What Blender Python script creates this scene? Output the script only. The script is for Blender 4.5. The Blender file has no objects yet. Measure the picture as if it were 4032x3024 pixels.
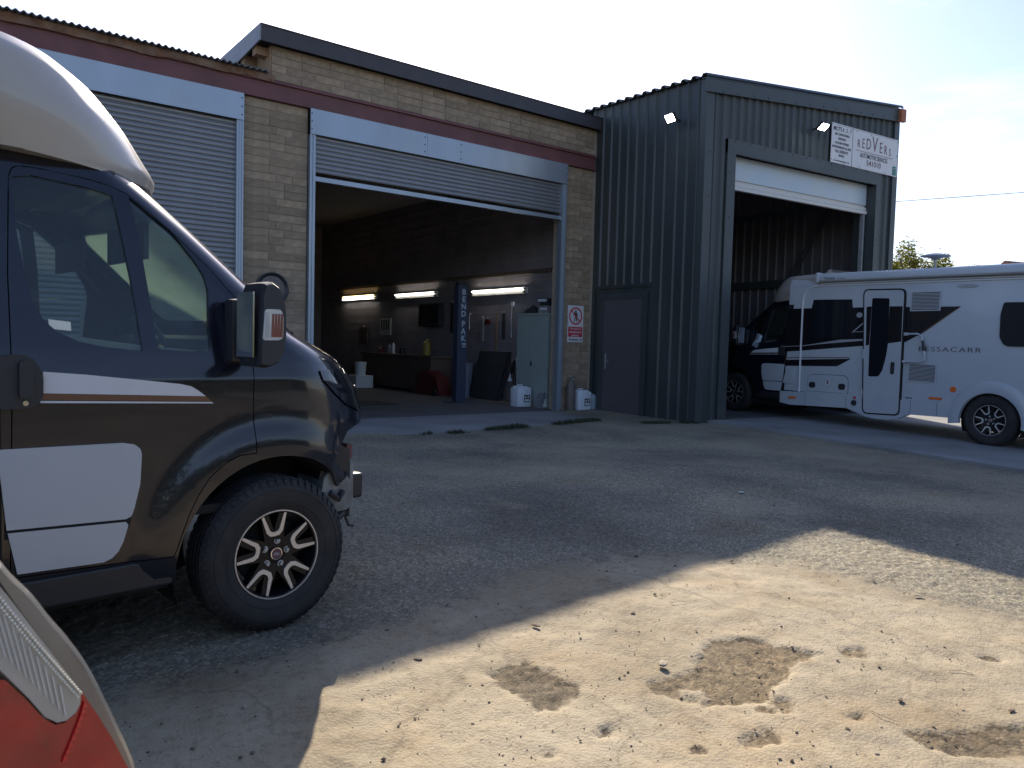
import bpy, bmesh, math, random
import numpy as np
from mathutils import Vector, Matrix
random.seed(7)
R = math.radians
S = bpy.context.scene
C = S.collection

# ---------------------------------------------------------------- camera
def cam_matrix(yaw, pitch, roll):
    cy, sy = math.cos(yaw), math.sin(yaw)
    fwd = Vector((sy*math.cos(pitch), cy*math.cos(pitch), math.sin(pitch)))
    right = Vector((cy, -sy, 0)); up = right.cross(fwd)
    r2 = right*math.cos(roll)+up*math.sin(roll)
    u2 = up*math.cos(roll)-right*math.sin(roll)
    return Matrix((r2, u2, -fwd)).transposed().to_4x4()
cd = bpy.data.cameras.new('camera'); cam = bpy.data.objects.new('camera', cd); C.objects.link(cam)
cam.matrix_world = Matrix.Translation((0, 0, 1.30)) @ cam_matrix(R(32.04585), R(-2.98816), R(1.48164))
cd.sensor_width = 36; cd.sensor_fit = 'HORIZONTAL'; cd.lens = 36*3011.15/4032
cd.clip_start = 0.05; cd.clip_end = 3000
cd.dof.use_dof = True; cd.dof.focus_distance = 5.5; cd.dof.aperture_fstop = 9.0
S.camera = cam

# ---------------------------------------------------------------- light
SUN_AZ, SUN_EL = 26.0, 31.7            # azimuth from +Y towards +X
w = bpy.data.worlds.new('World'); S.world = w; w.use_nodes = True
nt = w.node_tree; bg = nt.nodes['Background']
sky = nt.nodes.new('ShaderNodeTexSky'); sky.sky_type = 'NISHITA'; sky.sun_disc = False
sky.sun_elevation = R(SUN_EL); sky.sun_rotation = R(SUN_AZ)
sky.air_density = 1.0; sky.dust_density = 0.9; sky.ozone_density = 1.5
tint = nt.nodes.new('ShaderNodeMix'); tint.data_type = 'RGBA'; tint.blend_type = 'MULTIPLY'; tint.inputs[0].default_value = 1
tint.inputs[7].default_value = (.955, .92, 1.02, 1); nt.links.new(sky.outputs[0], tint.inputs[6])
wtc = nt.nodes.new('ShaderNodeTexCoord'); wmp = nt.nodes.new('ShaderNodeMapping'); wmp.inputs['Scale'].default_value = (1.2, 1.2, 6.0)
wn = nt.nodes.new('ShaderNodeTexNoise'); wn.inputs['Scale'].default_value = 2.2; wn.inputs['Detail'].default_value = 8; wn.inputs['Roughness'].default_value = .6
wr = nt.nodes.new('ShaderNodeMapRange'); wr.inputs[1].default_value = .50; wr.inputs[2].default_value = .78; wr.inputs[3].default_value = 1.0; wr.inputs[4].default_value = 1.55
wm = nt.nodes.new('ShaderNodeVectorMath'); wm.operation = 'SCALE'
nt.links.new(wtc.outputs['Generated'], wmp.inputs[0]); nt.links.new(wmp.outputs[0], wn.inputs['Vector']); nt.links.new(wn.outputs[0], wr.inputs[0])
nt.links.new(tint.outputs[2], wm.inputs[0]); nt.links.new(wr.outputs[0], wm.inputs['Scale'])
nt.links.new(wm.outputs[0], bg.inputs[0]); bg.inputs[1].default_value = 0.098
sl = bpy.data.lights.new('sun', 'SUN'); sl.energy = 3.9; sl.angle = R(0.5); sl.color = (1.0, 0.90, 0.74)
so = bpy.data.objects.new('sun', sl); C.objects.link(so)
sd = Vector((math.sin(R(SUN_AZ))*math.cos(R(SUN_EL)), math.cos(R(SUN_AZ))*math.cos(R(SUN_EL)), math.sin(R(SUN_EL))))
so.rotation_euler = sd.to_track_quat('Z', 'Y').to_euler(); so.location = (0, 0, 30)
S.view_settings.view_transform = 'Standard'; S.view_settings.look = 'None'
S.view_settings.exposure = 1.12; S.view_settings.gamma = 1.0; S.view_settings.use_curve_mapping = False
S.render.engine = 'CYCLES'
S.cycles.max_bounces = 8; S.cycles.transparent_max_bounces = 12

# ---------------------------------------------------------------- materials
def mat(name, col, rough=0.6, metal=0.0, var=0.0, scale=6.0, bump=0.0, bscale=40.0, rand=0.0, spec=0.5, coat=0.0,
        dirt=None, dirt_amt=0.0, dscale=1.3, stretch=None, emit=None, estr=0.0, rvar=0.0):
    m = bpy.data.materials.new(name); m.use_nodes = True
    t = m.node_tree; N = t.nodes; L = t.links
    p = N['Principled BSDF']
    p.inputs['Roughness'].default_value = rough; p.inputs['Metallic'].default_value = metal
    p.inputs['Specular IOR Level'].default_value = spec
    if coat: p.inputs['Coat Weight'].default_value = coat; p.inputs['Coat Roughness'].default_value = 0.03
    if emit: p.inputs['Emission Color'].default_value = (*emit, 1); p.inputs['Emission Strength'].default_value = estr
    tc = N.new('ShaderNodeTexCoord')
    vec = tc.outputs['Object']
    if stretch:
        mp = N.new('ShaderNodeMapping'); mp.inputs['Scale'].default_value = stretch
        L.new(vec, mp.inputs['Vector']); vec = mp.outputs[0]
    rgb = N.new('ShaderNodeRGB'); rgb.outputs[0].default_value = (*col, 1); cur = rgb.outputs[0]
    def noise(sc, det=4):
        n = N.new('ShaderNodeTexNoise'); n.inputs['Scale'].default_value = sc; n.inputs['Detail'].default_value = det
        L.new(vec, n.inputs['Vector']); return n.outputs['Fac']
    if var:
        f = noise(scale); mr = N.new('ShaderNodeMapRange')
        mr.inputs[1].default_value = 0.3; mr.inputs[2].default_value = 0.7
        mr.inputs[3].default_value = 1-var; mr.inputs[4].default_value = 1+var
        L.new(f, mr.inputs[0])
        mx = N.new('ShaderNodeVectorMath'); mx.operation = 'SCALE'
        L.new(cur, mx.inputs[0]); L.new(mr.outputs[0], mx.inputs['Scale']); cur = mx.outputs[0]
    if rand:
        oi = N.new('ShaderNodeObjectInfo'); mr = N.new('ShaderNodeMapRange')
        mr.inputs[3].default_value = 1-rand; mr.inputs[4].default_value = 1+rand
        L.new(oi.outputs['Random'], mr.inputs[0])
        mx = N.new('ShaderNodeVectorMath'); mx.operation = 'SCALE'
        L.new(cur, mx.inputs[0]); L.new(mr.outputs[0], mx.inputs['Scale']); cur = mx.outputs[0]
    if dirt:
        f = noise(dscale, 6); mr = N.new('ShaderNodeMapRange'); mr.inputs[1].default_value = 0.45; mr.inputs[2].default_value = 0.75
        mr.inputs[3].default_value = 0; mr.inputs[4].default_value = dirt_amt; L.new(f, mr.inputs[0])
        mx = N.new('ShaderNodeMix'); mx.data_type = 'RGBA'; L.new(mr.outputs[0], mx.inputs[0]); L.new(cur, mx.inputs[6])
        mx.inputs[7].default_value = (*dirt, 1); cur = mx.outputs[2]
    L.new(cur, p.inputs['Base Color'])
    if rvar:
        f = noise(3.0, 5); mr = N.new('ShaderNodeMapRange'); mr.inputs[3].default_value = max(0, rough-rvar); mr.inputs[4].default_value = rough+rvar
        L.new(f, mr.inputs[0]); L.new(mr.outputs[0], p.inputs['Roughness'])
    if bump:
        f = noise(bscale, 5); b = N.new('ShaderNodeBump'); b.inputs['Strength'].default_value = bump; b.inputs['Distance'].default_value = 0.02
        L.new(f, b.inputs['Height']); L.new(b.outputs[0], p.inputs['Normal'])
    return m
def glass(name, tint, dust=0.0, dustcol=(.8, .85, .75), rough=0.02):
    m = bpy.data.materials.new(name); m.use_nodes = True
    t = m.node_tree; N = t.nodes; L = t.links; N.remove(N['Principled BSDF']); out = N['Material Output']
    tr = N.new('ShaderNodeBsdfTransparent'); tr.inputs[0].default_value = (*tint, 1)
    gl = N.new('ShaderNodeBsdfGlossy'); gl.inputs['Roughness'].default_value = rough
    fr = N.new('ShaderNodeFresnel'); fr.inputs[0].default_value = 1.5
    base = tr.outputs[0]
    if dust:
        tl = N.new('ShaderNodeBsdfTranslucent'); tl.inputs[0].default_value = (*dustcol, 1)
        df = N.new('ShaderNodeBsdfDiffuse'); df.inputs[0].default_value = (*dustcol, 1)
        a = N.new('ShaderNodeMixShader'); a.inputs[0].default_value = .5; L.new(tl.outputs[0], a.inputs[1]); L.new(df.outputs[0], a.inputs[2])
        n = N.new('ShaderNodeTexNoise'); n.inputs['Scale'].default_value = 3.0; n.inputs['Detail'].default_value = 6
        mr = N.new('ShaderNodeMapRange'); mr.inputs[3].default_value = dust*.5; mr.inputs[4].default_value = dust*1.5; L.new(n.outputs[0], mr.inputs[0])
        b = N.new('ShaderNodeMixShader'); L.new(mr.outputs[0], b.inputs[0]); L.new(tr.outputs[0], b.inputs[1]); L.new(a.outputs[0], b.inputs[2]); base = b.outputs[0]
    mx = N.new('ShaderNodeMixShader'); L.new(fr.outputs[0], mx.inputs[0]); L.new(base, mx.inputs[1]); L.new(gl.outputs[0], mx.inputs[2])
    L.new(mx.outputs[0], out.inputs[0]); return m

M = dict(
    block=mat('stone_block', (.30, .225, .152), .9, var=.2, scale=9, bump=.6, bscale=70, rand=.2, dirt=(.13, .10, .07), dirt_amt=.5),
    mortar=mat('mortar', (.34, .28, .21), .95, var=.15, bump=.4),
    darkceil=mat('dark_ceiling', (.085, .08, .09), .9),
    innerwall=mat('inner_wall', (.23, .205, .22), .95, var=.15, scale=2, bump=.3, bscale=30),
    redsteel=mat('red_oxide_steel', (.15, .055, .055), .6, var=.2, scale=3, dirt=(.12, .06, .035), dirt_amt=.35),
    rust=mat('rusty_flashing', (.17, .082, .045), .9, var=.35, scale=9, bump=.5, dirt=(.28, .21, .15), dirt_amt=.8, dscale=4),
    galv=mat('galvanised_sheet', (.34, .385, .44), .42, metal=.65, var=.06, scale=2, dirt=(.32, .35, .36), dirt_amt=.4, stretch=(1, 1, .3), rvar=.08),
    slat=mat('shutter_slat', (.25, .255, .27), .42, metal=.5, var=.07, scale=2, rand=.05),
    fascia=mat('dark_fascia', (.055, .05, .055), .6, var=.1),
    greyfascia=mat('grey_verge', (.22, .23, .27), .6, var=.1),
    timber=mat('rafter_timber', (.27, .17, .10), .9, var=.25, stretch=(1, 8, 1)),
    corr=mat('corrugated_sheet', (.13, .14, .15), .8, var=.25, scale=4),
    roofdeck=mat('roof_deck', (.10, .10, .10), .9),
    shed=mat('anthracite_cladding', (.038, .046, .047), .5, var=.07, scale=2, rand=.03, rvar=.08, dirt=(.10, .10, .09), dirt_amt=.4, stretch=(1, 1, .35)),
    shedin=mat('inner_sheet_grey', (.13, .12, .125), .6, var=.1, scale=2),
    shedtrim=mat('anthracite_trim', (.050, .059, .060), .45, var=.06, scale=2),
    sheddoor=mat('shed_door_paint', (.085, .08, .088), .55, var=.06),
    white=mat('white_panel', (.48, .55, .60), .35, var=.02, dirt=(.62, .56, .47), dirt_amt=.3),
    orange=mat('orange_rust_end', (.36, .13, .06), .7, var=.2),
    screwm=mat('screw_head', (.03, .03, .035), .5),
    signwhite=mat('sign_white', (.62, .61, .61), .4, var=.02, dirt=(.6, .58, .55), dirt_amt=.2),
    ink=mat('sign_ink', (.05, .045, .055), .6), inkred=mat('sign_ink_maroon', (.13, .06, .07), .6),
    signred=mat('sign_red', (.48, .035, .05), .45), signgreen=mat('sign_green', (.02, .16, .13), .5),
    black=mat('black_paint', (.008, .009, .016), .16, spec=.45, coat=.45, var=.1),
    blackplastic=mat('black_plastic', (.022, .022, .026), .45, var=.1, bump=.05, bscale=300),
    seam=mat('seam_shadow_rubber', (.008, .008, .008), .8),
    gel=mat('white_gelcoat', (.43, .455, .48), .22, coat=.35, var=.015, dirt=(.66, .64, .60), dirt_amt=.25, spec=.5),
    capgel=mat('champagne_gelcoat', (.40, .37, .335), .28, coat=.3, var=.02, spec=.5),
    decalwhite=mat('white_decal', (.62, .62, .63), .3, var=.02),
    bronze=mat('bronze_decal', (.16, .08, .045), .35, metal=.3, stretch=(1, 1, 1)),
    silverd=mat('silver_decal', (.45, .45, .47), .35, metal=.3),
    blackdecal=mat('black_decal', (.012, .011, .013), .22, coat=.5),
    vanglass=glass('van_glass', (.78, .84, .82), dust=.02),
    screen=glass('windscreen_glass', (.60, .68, .62), dust=.50, dustcol=(.78, .92, .80)),
    darkglass=mat('dark_tinted_window', (.012, .014, .018), .05, spec=.6),
    tyre=mat('tyre_rubber', (.022, .021, .021), .75, var=.15, scale=10, dirt=(.06, .055, .05), dirt_amt=.5, dscale=6, bump=.1),
    rimblack=mat('rim_gloss_black', (.010, .010, .012), .3, spec=.3),
    rimalu=mat('rim_machined', (.64, .63, .61), .35, metal=.6, var=.06, dirt=(.3, .25, .2), dirt_amt=.3, dscale=8),
    chrome=mat('chrome', (.7, .7, .72), .12, metal=1),
    bracketgrey=mat('bracket_grey', (.22, .23, .22), .6, var=.3, scale=14, dirt=(.10, .09, .07), dirt_amt=.7, dscale=6),
    castmetal=mat('grey_metal', (.40, .41, .41), .45, metal=.4, var=.15, scale=8),
    yellow=mat('yellow_plastic', (.30, .23, .05), .5),
    interior=mat('cab_interior', (.09, .09, .095), .8, var=.1), seat=mat('seat_fabric', (.07, .065, .06), .95, var=.15, scale=20),
    cream=mat('cream_lining', (.42, .42, .38), .8),
    paper=mat('label_paper', (.72, .74, .66), .7),
    amber=mat('amber_lens', (.72, .14, .02), .25, coat=.5), amberdark=mat('amber_bulb_stripes', (.20, .06, .035), .3),
    clearlens=mat('clear_lens', (.58, .60, .62), .12, coat=.8, metal=.25),
    redlens=mat('red_lens', (.34, .003, .008), .10, coat=.9, var=.25, scale=18, emit=(.5, .01, .015), estr=0.0),
    redprism=mat('red_lens_prism', (.62, .015, .02), .1, coat=.9),
    lampclear=mat('frosted_clear_lens', (.40, .38, .34), .2, coat=.8, var=.12, scale=14),
    lampprism=mat('lamp_prism_beads', (.82, .76, .62), .15, coat=.8, metal=.3),
    silver=mat('silver_car_paint', (.24, .235, .23), .3, metal=.55, coat=.6, var=.06, scale=3, dirt=(.30, .27, .22), dirt_amt=.6, dscale=7),
    tube=mat('fluorescent_tube', (.9, .9, .85), .4, emit=(1, .97, .88), estr=7.5),
    tubewarm=mat('fluorescent_tube_warm', (.9, .75, .4), .4, emit=(1, .72, .30), estr=6.0),
    led=mat('flood_light_led', (.95, .95, .9), .4, emit=(1, 1, .93), estr=14.0),
    fitting=mat('lamp_fitting', (.62, .6, .56), .6),
    conc=mat('apron_concrete', (.25, .245, .235), .92, var=.12, scale=1.2, bump=.25, bscale=30, dirt=(.13, .125, .115), dirt_amt=.6, dscale=.9),
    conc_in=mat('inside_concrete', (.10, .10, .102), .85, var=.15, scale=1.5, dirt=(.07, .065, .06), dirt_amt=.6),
    cabinet=mat('cabinet_grey_green', (.30, .35, .33), .5, var=.04, dirt=(.2, .22, .2), dirt_amt=.3),
    liftblue=mat('lift_blue', (.045, .052, .085), .45, var=.1), liftink=mat('lift_letters', (.38, .46, .52), .5),
    darkpanel=mat('dark_rubber_panel', (.03, .032, .035), .8, var=.1), wood=mat('bench_wood', (.11, .08, .062), .8, var=.2, stretch=(1, 1, 6)),
    toolred=mat('red_tool_steel', (.12, .02, .02), .5, var=.15), binblue=mat('blue_grey_plastic', (.20, .23, .30), .6),
    jerry=mat('white_jerrycan', (.66, .70, .74), .45, var=.05), jerryclear=mat('cloudy_jerrycan', (.36, .42, .46), .45, var=.08),
    jugred=mat('faded_plastic_jug', (.22, .23, .24), .5), cyl=mat('gas_cylinder_paint', (.13, .11, .095), .55, var=.2, dirt=(.09, .05, .03), dirt_amt=.5, dscale=6),
    cardboard=mat('grey_cardboard', (.25, .24, .24), .9, var=.15),
    bark=mat('bark', (.10, .08, .06), .95, var=.3), leaf=mat('spring_leaf', (.10, .105, .022), .8, rand=.1), leaf2=mat('yellow_leaf', (.145, .13, .03), .8),
    hedge=mat('hedge_leaf', (.045, .065, .02), .85, var=.3), grass=mat('weed_grass', (.055, .060, .026), .85, var=.3, scale=3),
    tile=mat('clay_tile', (.33, .13, .07), .9, var=.15, rand=.12), plaster=mat('render_wall', (.42, .36, .3), .9),
    stone=mat('loose_stone', (.17, .125, .09), .9, var=.3, scale=40), palestone=mat('pale_stone', (.36, .30, .22), .9, var=.2, scale=30),
    straw=mat('dry_straw', (.42, .35, .24), .9), wire=mat('black_cable', (.03, .03, .035), .6),
)
# thin leaves let light through
for k, c in (('leaf', (.16, .19, .035)), ('leaf2', (.30, .28, .05))):
    t_ = M[k].node_tree; df = t_.nodes.new('ShaderNodeBsdfDiffuse'); tl_ = t_.nodes.new('ShaderNodeBsdfTranslucent'); mx_ = t_.nodes.new('ShaderNodeMixShader')
    df.inputs[0].default_value = (*c, 1); tl_.inputs[0].default_value = (*c, 1); mx_.inputs[0].default_value = .55
    t_.links.new(df.outputs[0], mx_.inputs[1]); t_.links.new(tl_.outputs[0], mx_.inputs[2]); t_.links.new(mx_.outputs[0], t_.nodes['Material Output'].inputs[0])

# ---------------------------------------------------------------- mesh helpers
class MB:
    def __init__(s): s.v = []; s.f = []
    def add(s, vs, fs):
        o = len(s.v); s.v += [tuple(v) for v in vs]; s.f += [tuple(i+o for i in f) for f in fs]; return s
    def box(s, x0, x1, y0, y1, z0, z1):
        v = [(x, y, z) for z in (z0, z1) for y in (y0, y1) for x in (x0, x1)]
        return s.add(v, [(0, 2, 3, 1), (4, 5, 7, 6), (0, 1, 5, 4), (2, 6, 7, 3), (0, 4, 6, 2), (1, 3, 7, 5)])
    def cbox(s, x0, x1, y0, y1, z0, z1, c):
        bm = bmesh.new(); bmesh.ops.create_cube(bm, size=1)
        for v in bm.verts: v.co = Vector(((x0+x1)/2+v.co.x*(x1-x0), (y0+y1)/2+v.co.y*(y1-y0), (z0+z1)/2+v.co.z*(z1-z0)))
        bmesh.ops.bevel(bm, geom=bm.edges[:], offset=c, segments=2, affect='EDGES', profile=.6)
        bm.verts.index_update(); s.add([v.co[:] for v in bm.verts], [[v.index for v in f.verts] for f in bm.faces]); bm.free(); return s
    def prism(s, poly, a, b, axis='y'):
        """poly in the two other axes, extruded along axis from a to b; order of poly coords: x,z for y; y,z for x; x,y for z"""
        def P(p, t): return {'y': (p[0], t, p[1]), 'x': (t, p[0], p[1]), 'z': (p[0], p[1], t)}[axis]
        n = len(poly)
        ar = sum(poly[i][0]*poly[(i+1) % n][1]-poly[(i+1) % n][0]*poly[i][1] for i in range(n))
        poly = list(poly)
        if (ar > 0) == (axis in 'xz'): pass
        else: poly = poly[::-1]
        v = [P(p, a) for p in poly]+[P(p, b) for p in poly]
        if b < a: v = v[n:]+v[:n]
        f = [tuple(range(n))[::-1], tuple(range(n, 2*n))]+[(i, (i+1) % n, n+(i+1) % n, n+i) for i in range(n)]
        return s.add(v, f)
    def tube(s, pts, r, n=8, closed=False, cap=True):
        pts = [Vector(p) for p in pts]; k = len(pts); rr = r if isinstance(r, (list, tuple)) else [r]*k
        base = len(s.v); prev = None
        for i, p in enumerate(pts):
            if closed: d = pts[(i+1) % k]-pts[i-1]
            else: d = pts[min(i+1, k-1)]-pts[max(i-1, 0)]
            d.normalize()
            if prev is None: a = d.orthogonal().normalized()
            else: a = (prev-d*prev.dot(d)).normalized()
            prev = a; b = d.cross(a)
            for j in range(n):
                t = 2*math.pi*j/n; s.v.append(tuple(p+(a*math.cos(t)+b*math.sin(t))*rr[i]))
        for i in range(k if closed else k-1):
            for j in range(n):
                i2 = (i+1) % k
                s.f.append((base+i*n+j, base+i*n+(j+1) % n, base+i2*n+(j+1) % n, base+i2*n+j))
        if cap and not closed:
            s.f.append(tuple(base+j for j in range(n))[::-1]); s.f.append(tuple(base+(k-1)*n+j for j in range(n)))
        return s
    def lathe(s, prof, n=32, axis='z', c=(0, 0, 0)):
        """prof: list of (r, h)"""
        base = len(s.v); m = len(prof)
        for j in range(n):
            t = 2*math.pi*j/n; ct, st = math.cos(t), math.sin(t)
            for (r, h) in prof:
                q = {'z': (r*ct, r*st, h), 'y': (r*ct, h, -r*st), 'x': (h, r*ct, r*st)}[axis]
                s.v.append((q[0]+c[0], q[1]+c[1], q[2]+c[2]))
        for j in range(n):
            for i in range(m-1):
                a = base+j*m+i; b = base+((j+1) % n)*m+i
                s.f.append((a, b, b+1, a+1))
        return s
    def mesh(s, name, smooth=False):
        me = bpy.data.meshes.new(name); me.from_pydata(s.v, [], s.f); me.update()
        if smooth:
            me.polygons.foreach_set('use_smooth', [True]*len(me.polygons)); me.update()
        return me
    def build(s, name, m, parent=None, smooth=False, **kw):
        return link(name, s.mesh(name, smooth), m, parent, smooth=smooth, **kw)
def link(name, me, m=None, parent=None, loc=None, rot=None, smooth=False, label=None, cat=None, group=None, kind=None):
    o = bpy.data.objects.new(name, me); C.objects.link(o)
    if m is not None:
        m = M[m] if isinstance(m, str) else m
        if me is not None and len(me.materials) == 0: me.materials.append(m)
    if parent is not None: o.parent = parent
    if loc is not None: o.location = loc
    if rot is not None: o.rotation_euler = rot
    if smooth and me is not None and isinstance(me, bpy.types.Mesh): sharp(me)
    if label: o['label'] = label
    if cat: o['category'] = cat
    if group: o['group'] = group
    if kind: o['kind'] = kind
    return o
def sharp(me, ang=38):
    bm = bmesh.new(); bm.from_mesh(me)
    for f in bm.faces: f.smooth = True
    for e in bm.edges:
        if len(e.link_faces) == 2 and e.calc_face_angle(0) > R(ang): e.smooth = False
    bm.to_mesh(me); bm.free()
def thing(name, label, cat, loc=(0, 0, 0), rz=0, group=None, parent=None, kind=None):
    return link(name, None, None, parent, loc=loc, rot=(0, 0, rz), label=label, cat=cat, group=group, kind=kind)
def text_mesh(txt, size, extrude=0.001, align='CENTER', sx=1.0, shear=0.0, bold=0.0, space=1.0):
    cu = bpy.data.curves.new('t', 'FONT'); cu.body = txt; cu.size = size; cu.extrude = extrude; cu.align_x = align
    cu.align_y = 'CENTER'; cu.shear = shear; cu.offset = bold; cu.space_character = space; cu.resolution_u = 4
    o = bpy.data.objects.new('t', cu); C.objects.link(o)
    dg = bpy.context.evaluated_depsgraph_get(); me = bpy.data.meshes.new_from_object(o.evaluated_get(dg))
    bpy.data.objects.remove(o); bpy.data.curves.remove(cu)
    for v in me.vertices: v.co.x *= sx
    me.name = 'lettering'
    return me
# text plane helper: basis = (origin, right vector, up vector); lettering stands 2 mm proud along the normal
def put_text(name, txt, size, m, parent, origin, right, up, **kw):
    me = text_mesh(txt, size, **kw)
    r = Vector(right).normalized(); u = Vector(up).normalized(); n = r.cross(u)
    o = link(name, me, m, parent); me.materials.clear(); me.materials.append(M[m])
    o.matrix_local = Matrix.Translation(Vector(origin)) @ Matrix((r, u, n)).transposed().to_4x4()
    return o
def copy_tree(o, parent=None):
    c = o.copy(); C.objects.link(c)
    if parent is not None: c.parent = parent
    for ch in list(o.children): copy_tree(ch, c)
    return c
def boolean(me, cutters, ops, name='b'):
    o = bpy.data.objects.new('tmp', me); C.objects.link(o); tmp = [o]
    for cm, op in zip(cutters, ops):
        c = bpy.data.objects.new('cut', cm); C.objects.link(c); tmp.append(c)
        md = o.modifiers.new('b', 'BOOLEAN'); md.operation = op; md.object = c; md.solver = 'EXACT'
    dg = bpy.context.evaluated_depsgraph_get(); out = bpy.data.meshes.new_from_object(o.evaluated_get(dg))
    for t in tmp: bpy.data.objects.remove(t)
    out.materials.clear(); out.name = name
    return out

def ss(a, b, x): t = np.clip((x-a)/(b-a), 0, 1); return t*t*(3-2*t)
def slab_z(y): return max(-.10, min(.10, .0185*(y-5.74)))
def ground_z(x, y):
    x = np.asarray(x, float); y = np.asarray(y, float)
    A = -.15*np.clip((9.0-y)/5.5, 0, 1.3)+.026*(np.clip(x, 1.2, 6)-1.2)*ss(8.5, 5, y)
    B = np.clip(.0185*(y-5.74), -.10, .069)-.03
    t = ss(6.5, 9.6, x)
    return A*(1-t)+B*t

# ---------------------------------------------------------------- ground
def vnoise(x, y, seed):
    rs = np.random.RandomState(seed); T = rs.rand(256, 256)
    xi = np.floor(x).astype(int); yi = np.floor(y).astype(int); fx = x-xi; fy = y-yi
    fx = fx*fx*(3-2*fx); fy = fy*fy*(3-2*fy)
    a = T[xi % 256, yi % 256]; b = T[(xi+1) % 256, yi % 256]; c = T[xi % 256, (yi+1) % 256]; d = T[(xi+1) % 256, (yi+1) % 256]
    return (a*(1-fx)+b*fx)*(1-fy)+(c*(1-fx)+d*fx)*fy
def fbm(x, y, sc, seed, o=4):
    r = 0; a = .5; t = 0
    for i in range(o): r = r+a*vnoise(x*sc*2**i+17.3*i, y*sc*2**i+5.1*i, seed+i); t += a; a *= .5
    return r/t
def sdist(px, py, poly):
    """signed distance, positive inside"""
    n = len(poly); ins = np.zeros(px.shape, bool); d = np.full(px.shape, 1e9)
    for i in range(n):
        x0, y0 = poly[i]; x1, y1 = poly[(i+1) % n]
        dx, dy = x1-x0, y1-y0; t = np.clip(((px-x0)*dx+(py-y0)*dy)/(dx*dx+dy*dy), 0, 1)
        d = np.minimum(d, np.hypot(px-x0-t*dx, py-y0-t*dy))
        if y0 != y1:
            c = ((y0 > py) != (y1 > py)) & (px < (x1-x0)*(py-y0)/(y1-y0)+x0); ins ^= c
    return np.where(ins, d, -d)
def build_ground():
    def axis(lo, hi, st, ext):
        a = np.arange(lo, hi+1e-6, st); r = [hi]; s = st
        while r[-1] < ext: s *= 1.13; r.append(r[-1]+s)
        l = [lo]; s = st
        while l[-1] > -ext: s *= 1.13; l.append(l[-1]-s)
        return np.array(l[:0:-1]+list(a)+r[1:])
    X = axis(-.6, 6.0, .0165, 900); Y = axis(1.2, 5.2, .0165, 900)
    nx, ny = len(X), len(Y); gx, gy = np.meshgrid(X, Y); gx = gx.ravel(); gy = gy.ravel()
    wx = gx+.10*(fbm(gx, gy, 5, 1)-.5)+.05*(fbm(gx, gy, 22, 9)-.5); wy = gy+.10*(fbm(gx, gy, 5, 40)-.5)+.05*(fbm(gx, gy, 22, 60)-.5)
    edge = [(-.4, 3.3), (1.0, 3.49), (1.25, 3.54), (1.6, 3.56), (2.0, 3.70), (2.23, 3.80), (2.51, 3.95), (3.37, 3.88), (3.77, 3.66), (3.92, 3.35), (4.25, 3.11), (4.34, 2.61), (4.52, 1.96), (5.0, 0), (-3, 0), (-3, 3)]
    me_ = sdist(wx, wy, edge); m = np.full(gx.shape, 9.0)
    A_ = [(1.71, 2.85), (1.86, 2.90), (1.92, 2.83), (1.99, 2.55), (1.84, 2.45), (1.71, 2.46), (1.69, 2.61)]
    B_ = [(2.24, 2.45), (2.40, 2.45), (2.55, 2.42), (2.82, 2.61), (3.05, 2.49), (3.16, 2.24), (2.86, 2.18), (2.58, 2.09), (2.45, 2.11), (2.31, 2.22), (2.2, 2.34)]
    hole = [(2.34, 2.34), (2.44, 2.24), (2.40, 2.19), (2.30, 2.27)]
    C_ = [(2.84, 1.61), (2.98, 1.57), (3.35, 1.36), (3.3, 1.2), (3.02, 1.32), (2.83, 1.45)]
    sm = [(3.32, 2.17, .05), (1.83, 2.2, .03), (2.33, 1.88, .05), (1.56, 2.2, .02), (2.77, 1.78, .03), (3.84, 1.82, .04), (2.6, 2.03, .05), (2.5, 2.02, .035), (2.05, 1.92, .03)]
    m = np.minimum(m, -sdist(wx, wy, A_)); h = -sdist(wx, wy, B_); h = np.maximum(h, sdist(wx, wy, hole)); m = np.minimum(m, h); m = np.minimum(m, -sdist(wx, wy, C_))
    for (x, y, r) in sm: m = np.minimum(m, np.hypot((wx-x)*.8, (wy-y)*1.1)-r)
    L1 = [(2.9, 6.9), (3.6, 6.7), (3.7, 5.5), (4.0, 5.0), (4.5, 4.6), (4.2, 4.05), (3.75, 4.65), (3.2, 5.4)]
    m2 = sdist(gx+.35*(fbm(gx, gy, 2.5, 77)-.5), gy+.35*(fbm(gx, gy, 2.5, 87)-.5), L1)
    conc = ss(-.02, .03, m+.03*(fbm(gx, gy, 40, 55)-.5))*ss(-.22, .22, me_+.3*(fbm(gx, gy, 3, 57)-.5)); wide = np.minimum(np.clip(.5+m/.10, 0, 1), np.clip(.52+me_/.75, 0, 1)); faint = ss(-.1, .25, m2)*.42+.62*ss(.45, .68, fbm(gx, gy, .55, 91, 6))
    near = 1-ss(7, 14, np.hypot(gx-2.5, gy-3))
    hgt = conc*.011+near*((fbm(gx, gy, 9, 3)-.5)*.016+(fbm(gx, gy, 2.2, 8)-.5)*.02
        + (1-conc)*(fbm(gx, gy, 45, 21, 2)-.5)*.022+conc*((fbm(gx, gy, 11, 31, 4)-.5)*.004+np.abs(fbm(gx, gy, 5, 35, 5)-.5)*.010))
    z = ground_z(gx, gy)+hgt-.014
    v = np.stack([gx, gy, z], 1)
    i = np.arange(nx-1); j = np.arange(ny-1); ii, jj = np.meshgrid(i, j); a = (jj*nx+ii).ravel()
    f = np.stack([a, a+1, a+nx+1, a+nx], 1)
    me = bpy.data.meshes.new('ground'); me.vertices.add(len(v)); me.vertices.foreach_set('co', v.ravel())
    me.loops.add(f.size); me.loops.foreach_set('vertex_index', f.ravel()); me.polygons.add(len(f))
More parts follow.
